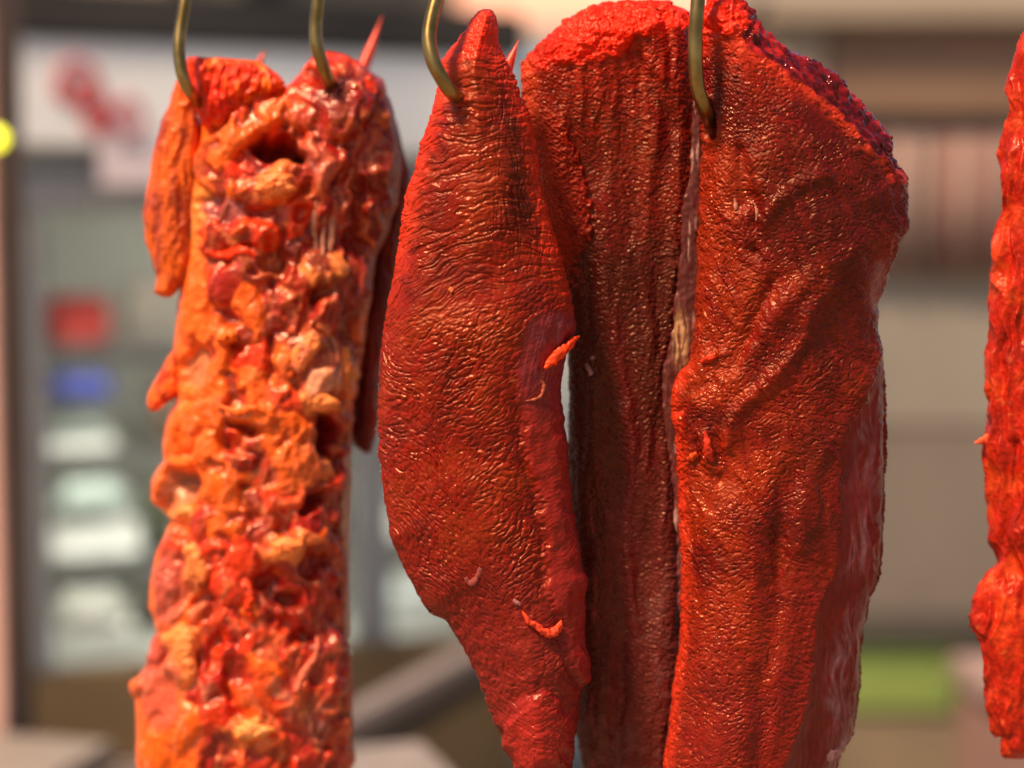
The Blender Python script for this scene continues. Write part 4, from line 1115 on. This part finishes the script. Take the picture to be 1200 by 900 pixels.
def fl(x, y, z):      # fridge-local -> world
    c, s = math.cos(FA), math.sin(FA)
    return (FX + x * c - y * s, FY + x * s + y * c, z)


def fbox(name, label, cat, x, y, z, sx, sy, sz, col, group=None, kind='pack'):
    t = thing(name, label, cat, fl(x, y, z), FA + random.uniform(-.22, .22), group)
    m = plain('card_' + '_'.join(str(int(v * 100)) for v in col), col, .5, 0, .08, 20)
    if kind == 'tray':
        bm = BM(); bm.box((-sx / 2, -sy / 2, 0), (sx / 2, sy / 2, sz * .4), .004); bm.build('tray', M_WHITE, t)
        bm = BM(); bm.box((-sx / 2 + .008, -sy / 2 + .008, sz * .4), (sx / 2 - .008, sy / 2 - .008, sz), sz * .22); bm.build('contents', m, t)
    else:
        bm = BM(); bm.box((-sx / 2, -sy / 2, 0), (sx / 2, sy / 2, sz * .88), .004); bm.build('carton', m, t)
        bm = BM(); bm.box((-sx / 2 + .004, -sy / 2 + .004, sz * .88 + .0005), (sx / 2 - .004, sy / 2 - .004, sz), .003); bm.build('lid', m, t)
    return t


G1 = 'white trays on the fridge shelves'
fbox('food_carton', 'red carton on the upper fridge shelf by the left frame', 'carton', .115, .15, 1.46, .085, .08, .075, (.52, .05, .04))
fbox('food_carton', 'blue low carton on the middle fridge shelf by the left frame', 'carton', .115, .15, 1.372, .085, .09, .034, (.06, .075, .32))
fbox('food_carton', 'cream tall carton on the upper shelf, right of the red one', 'carton', .25, .2, 1.46, .10, .09, .10, (.42, .36, .30))
bm = None
for i, (x, z, sx, sz, col, lab) in enumerate((
        (.40, 1.36, .16, .07, (.72, .78, .74), 'bright white tray at neck height beside the hanging ragged meat'), (.11, 1.29, .11, .05, (.50, .56, .52), 'pale tray under the blue carton'), (.38, 1.29, .14, .065, (.60, .64, .60), 'grey-white tray stacked below the bright one'),
        (.37, 1.20, .16, .07, (.74, .80, .76), 'bright white tray on the middle shelf beside the ragged meat'), (.13, 1.12, .15, .115, (.42, .48, .44), 'wide pale green-white tray on the lowest shelf'), (.40, 1.12, .20, .075, (.62, .68, .64), 'white tray on the lowest shelf near the ragged meat'),
        (.13, .957, .14, .09, (.60, .58, .52), 'pale tray on the fridge floor at the left frame'), (.36, .957, .16, .08, (.40, .34, .26), 'brownish tray on the fridge floor beside the pale one'),
        (.675, 1.29, .10, .12, (.66, .68, .64), 'white tray seen right of the ragged meat, upper'), (.69, 1.12, .12, .12, (.64, .64, .58), 'white tray seen right of the ragged meat, middle'), (.675, .957, .12, .07, (.62, .64, .62), 'white tray seen right of the ragged meat, at the bottom'))):
    fbox('food_tray', lab, 'tray', x, .18, z, sx, .16, sz, col, G1, 'tray')
fbox('food_carton', 'small brown carton standing between pale trays on the middle shelf', 'carton', .27, .17, 1.29, .05, .07, .10, (.20, .12, .07))
fbox('food_carton', 'dark grey carton on the fridge floor under the lowest shelf', 'carton', .25, .30, .957, .10, .08, .13, (.09, .085, .07))
fbox('food_carton', 'dull green carton at the back of the lowest shelf', 'carton', .29, .30, 1.12, .07, .07, .14, (.16, .20, .12))
fbox('food_carton', 'pink-red carton seen just right of the ragged meat', 'carton', .655, .10, 1.232, .07, .05, .05, (.55, .12, .14))

pn = thing('paper_notice', 'pinkish white paper notice hanging below the header sign', 'notice', fl(.178, -.034, 1.706), FA)
bm = BM(); bm.box((-.05, -.0015, 0), (.05, .0015, .07)); bm.build('sheet', plain('pink_paper', (.82, .66, .66), .8, 0, .04, 9), pn)
bm = BM(); bm.box((-.02, -.004, .058), (.02, -.0016, .068), .0008); bm.build('clip', M_GREY, pn)

# left post, lamp, counter
M_WOOD = plain('brown_timber', (.20, .12, .075), .7, 0, .25, 9, .2, (6, 6, .6))
M_PINK = plain('pinkish_board', (.78, .42, .31), .7, 0, .12, 6, .1, (5, 5, .6))
p = ptv(-8, 500, 2.3)
t = thing('timber_post', 'pinkish timber post at the left border in front of the fridge', 'post', (p.x, 2.3, 0))
bm = BM(); bm.box((-.045, -.045, .0), (.022, .045, 3.1), .004); bm.build('board', M_PINK, t)
bm = BM(); bm.box((.0225, -.03, .0), (.036, .045, 3.1), .003); bm.build('edge_strip', M_WOOD, t)
p = ptv(-5, 162, 2.22)
t = thing('round_lamp', 'small glowing yellow round lamp on the left post', 'lamp', tuple(p))
bm = BM(); bm.ball((0, 0, 0), .0125, 1, .8, 1); bm.build('bulb', plain('lit_yellow_bulb', (.9, .8, .1), .4, 0, 0, 5, emit=(1, .92, .02, 2.2)), t, True)
bm = BM(); bm.cyl((0, .024, 0), .012, .022, 'Y'); bm.build('socket', M_GREY, t, True)
t = thing('counter', 'taupe stone counter corner at the bottom left below the meat', 'counter', (-.75, 2.1, 0))
top = ptv(60, 858, 2.2).z
bm = BM(); bm.box((-.55, -.35, top - .04), (.22, .12, top), .008, Matrix.Rotation(math.radians(-14), 4, 'Z')); bm.build('worktop', plain('taupe_stone', (.25, .19, .15), .5, 0, .1, 10), t)
bm = BM(); bm.box((-.53, -.32, 0), (.19, .09, top - .042), .004, Matrix.Rotation(math.radians(-14), 4, 'Z')); bm.build('front_panel', M_OCHRE, t)
t = thing('counter', 'pale grey counter corner at the bottom, right of the ragged meat', 'counter', (-.16, 1.95, 0))
top = ptv(440, 885, 1.95).z
bm = BM(); bm.box((-.16, -.2, top - .04), (.085, .06, top), .02, Matrix.Rotation(math.radians(18), 4, 'Z')); bm.build('worktop', plain('pale_stone', (.25, .19, .165), .5, 0, .1, 10), t)
bm = BM(); bm.box((-.14, -.18, 0), (.065, .04, top - .042), .004, Matrix.Rotation(math.radians(18), 4, 'Z')); bm.build('front_panel', M_OCHRE, t)

p0, p1 = ptv(415, 845, 2.2), ptv(560, 765, 2.58)  # added edge standing in for the fridge's slanting bottom
ang = math.atan2(p1.y - p0.y, p1.x - p0.x)
t = thing('fridge_edge_standin', 'added ochre table with pinkish grey edge slanting away, low between neck and pointed piece', 'standin', (p0.x, p0.y, 0), ang)
bm = BM(); bm.box((-.30, 0, p0.z - .036), (.62, .05, p0.z), .006); bm.build('edge_board', plain('dull_pink_trim', (.22, .165, .145), .5, .1, .1, 8), t)
bm = BM(); bm.box((-.29, .012, p0.z - .075), (.61, .048, p0.z - .038), .003); bm.build('shade_strip', M_DARK, t)  # dark box coloured as the shade gap under the edge board
bm = BM(); bm.box((-.29, .02, 0), (.61, .046, p0.z - .077), .003); bm.build('front_panel', plain('ochre_panel', (.24, .15, .06), .7, 0, .2, 6), t)

# dark stall behind the fridge
def zz(py, Y): return float(at(600.0, float(py), Y)[2])
def xx(px, Y): return float(at(float(px), 300.0, Y)[0])
Yk = 4.6
t = thing('market_stall', 'dark brown stall interior behind the fridge top', 'stall', (xx(330, Yk), Yk, 0))
ox = xx(330, Yk)
bm = BM(); bm.box((xx(20, Yk) - ox, 0, 0), (xx(538, Yk) - ox, .06, 3.0)); bm.build('back_wall', M_DARK, t)
M_POST = plain('grey_brown_post', (.085, .066, .045), .7, 0, .2, 6)
for a, c in ((228, 300), (500, 536)):
    bm = BM(); bm.box((xx(a, Yk) - ox, -.10, 0), (xx(c, Yk) - ox, -.002, 2.9), .01); bm.build('post', M_POST, t)
bm = BM(); bm.box((xx(100, Yk) - ox, -.16, zz(22, Yk)), (xx(225, Yk) - ox, -.01, zz(-30, Yk)), .01); bm.build('light_board', plain('tan_board', (.17, .12, .08), .7, 0, .2, 5), t)
p = ptv(392, 50, 4.3)  # pale green rounded shape of unknown kind
t = thing('green_ornament', 'pale green rounded lantern in the dark stall above the middle hook', 'ornament', tuple(p))
bm = BM(); bm.ball((0, 0, 0), .07, 1.1, .9, .9); bm.build('round_body', plain('green_finish', (.16, .26, .12), .6, 0, .2, 8), t, True)
bm = BM(); bm.cyl((0, 0, .075), .012, .03); bm.tube([(0, 0, .08), (0, 0, .4)], .004, 8); bm.build('cord', M_DARK, t, True)

# pink-peach awning at the top, its pale valance and a dark beam under it
Yw = 4.2
M_PEACH = plain('peach_awning', (.82, .40, .26), .7, 0, .06, 3)
M_TAN = plain('tan_trim', (.36, .27, .19), .6, 0, .1, 5)
cx_ = xx(720, Yw)
t = thing('awning', 'peach cloth awning with pale valance above the middle slabs', 'awning', (cx_, Yw, 0))
xa, xb = xx(536, Yw) - cx_, xx(905, Yw) - cx_
za, zb = zz(28, Yw), zz(64, Yw)
bm = BM()
M = Matrix.Translation((0, 0, za)) @ Matrix.Rotation(math.radians(52), 4, 'X')
bm.box((xa, 0, -.004), (xb, .9, .004), 0, M); bm.build('roof_cloth', M_PEACH, t)
bm = BM(); bm.box((xa, -.006, zb), (xb, .006, za + .004), .002); bm.build('valance', plain('pale_valance', (.50, .38, .31), .7, 0, .08, 4), t)
bm = BM(); bm.box((xa, .3, zz(118, Yw)), (xb, .42, zb - .004), .004); bm.build('beam', M_DARK, t)
for x in (xa + .03, xb - .06):
    bm = BM(); bm.box((x, .32, 0), (x + .04, .38, zz(118, Yw) - .003)); bm.build('post', M_POST, t)
t = thing('white_wall', 'pale grey wall seen through the gap of the lean pieces', 'wall', (xx(690, 5.4), 5.4, 0))
bm = BM(); bm.box((-.75, 0, 0), (.9, .12, 2.05)); bm.build('plaster', plain('pale_plaster', (.88, .88, .84), .8, 0, .05, 2), t)
bm = BM(); bm.box((-.77, -.03, 2.053), (.92, .15, 2.13)); bm.build('coping', M_GREY, t)

# wooden kiosk on the right
Yq = 3.0
M_BEAM = plain('brown_beam', (.215, .115, .064), .6, 0, .12, 5, 0, (1, 1, 6))
M_KTAN = plain('kiosk_tan', (.30, .22, .148), .6, 0, .08, 4)
M_PANEL = plain('grey_tan_panel', (.265, .212, .16), .6, 0, .22, 2.2)
M_PANEL2 = plain('grey_brown_panel', (.19, .145, .11), .6, 0, .15, 2.5)
M_GREEN = plain('green_paint', (.22, .28, .06), .6, 0, .12, 6)
ox = xx(1060, Yq)
X = lambda px, Y=Yq: xx(px, Y) - ox
Zq = lambda py: zz(py, Yq)
t = thing('market_kiosk', 'brown wooden kiosk with tan frame and grey panels on the right', 'kiosk', (ox, Yq, 0))
bm = BM(); bm.box((X(905), .03, 0), (X(1420), .6, Zq(120))); bm.build('body', M_PANEL2, t)
bm = BM(); bm.box((X(893), -.07, Zq(34)), (X(1420), .62, Zq(6)), .006); bm.build('cornice', M_KTAN, t)
bm = BM(); bm.box((X(880), -.03, Zq(5)), (X(1420), .62, Zq(-60)), .006); bm.build('roof_edge', plain('pale_tan', (.42, .33, .25), .6, 0, .08, 3), t)
bm = BM(); bm.box((X(962), -.03, Zq(138)), (X(1420), .03, Zq(36)), .006); bm.build('beam', M_BEAM, t)
bm = BM(); bm.box((X(905), -.036, 0), (X(960), .03, Zq(36)), .006); bm.build('corner_post', M_KTAN, t)
bm = BM(); bm.box((X(962), -.006, Zq(158)), (X(1420), .03, Zq(141)), .003); bm.build('dark_ledge', plain('grey_ledge', (.10, .09, .08), .6, 0, .1, 4), t)
bm = BM(); bm.box((X(962), .005, Zq(500)), (X(1420), .028, Zq(318)), .003); bm.build('upper_panel', M_PANEL, t)
bm = BM(); bm.box((X(962), .003, Zq(722)), (X(1420), .029, Zq(503)), .003); bm.build('lower_panel', plain('taupe_panel', (.19, .143, .106), .6, 0, .25, 2.0), t)
bm = BM(); bm.box((X(962), -.03, Zq(748)), (X(1420), .03, Zq(725)), .003); bm.build('dark_ledge', plain('dark_ledge', (.075, .06, .045), .6, 0, .1, 4), t)
bm = BM(); bm.box((X(962), -.012, Zq(832)), (X(1128), .03, Zq(751)), .004); bm.build('green_board', M_GREEN, t)
bm = BM(); bm.box((X(962), -.004, 0), (X(1420), .029, Zq(835))); bm.build('skirting', plain('brown_skirting', (.22, .15, .085), .7, 0, .2, 5), t)
Zc0, Zc1 = Zq(322), Zq(160)
t2 = thing('striped_curtain', 'faded pink and cream striped curtain under the kiosk beam', 'curtain', (ox, Yq - .012, 0))
k = 0; x = 962
while x < 1300:
    w = random.choice((9, 13, 16, 20))
    colr = [(.26, .095, .07), (.27, .18, .135), (.21, .085, .065), (.24, .15, .115), (.17, .115, .085)][k % 5]
    a0, a1 = X(x), X(x + w)
    bm = BM(); bm.cyl(((a0 + a1) / 2, 0, (Zc0 + Zc1) / 2), (a1 - a0) / 2 * 1.02, Zc1 - Zc0, n=14)
    bm.build('pleat', plain('faded_cloth', colr, .85, 0, .1, 9), t2, True)
    x += w; k += 1
Yb = 2.5
p = ptv(1186, 790, Yb)
t = thing('brick_pillar', 'reddish brown pillar at the lower right border, before the kiosk', 'pillar', (p.x, Yb, 0))
bm = BM(); bm.box((-.055, -.05, 0), (.20, .1, p.z - .03), .004); bm.build('shaft', plain('reddish_brick', (.26, .13, .095), .8, 0, .15, 12), t)
bm = BM(); bm.box((-.065, -.06, p.z - .029), (.21, .11, p.z + .005), .004); bm.build('cap', plain('pinkish_cap', (.30, .19, .16), .7, 0, .1, 9), t)

# ================================================================== LIGHT
EL, AZ = math.radians(56), math.radians(-49)        # sun: high, from the left and the camera side
w = bpy.data.worlds.new('World'); bpy.context.scene.world = w
w.use_nodes = True
nt = w.node_tree
sky = nt.nodes.new('ShaderNodeTexSky'); sky.sky_type = 'NISHITA'; sky.sun_disc = False
sky.sun_elevation = EL
d = Vector((math.sin(AZ) * math.cos(EL), -math.cos(AZ) * math.cos(EL), math.sin(EL)))   # towards the sun
sky.sun_rotation = math.atan2(d.x, d.y)
nt.links.new(sky.outputs['Color'], nt.nodes['Background'].inputs['Color'])
nt.nodes['Background'].inputs['Strength'].default_value = .085
sd = bpy.data.lights.new('sun', 'SUN'); sd.energy = 5.0; sd.angle = math.radians(10); sd.color = (1, .82, .62)
so = bpy.data.objects.new('sun', sd); C.objects.link(so)
so.rotation_euler = d.to_track_quat('Z', 'Y').to_euler()
so.location = d * 5

sc = bpy.context.scene
sc.view_settings.view_transform = 'Standard'
sc.view_settings.look = 'None'
sc.view_settings.exposure = .55
sc.view_settings.gamma = 1
sc.render.engine = 'CYCLES'
sc.cycles.use_denoising = True
try:
    sc.cycles.denoiser = 'OPENIMAGEDENOISE'
    sc.cycles.denoising_input_passes = 'RGB_ALBEDO_NORMAL'
except Exception:
    pass
sc.cycles.max_bounces = 8
sc.cycles.transparent_max_bounces = 12
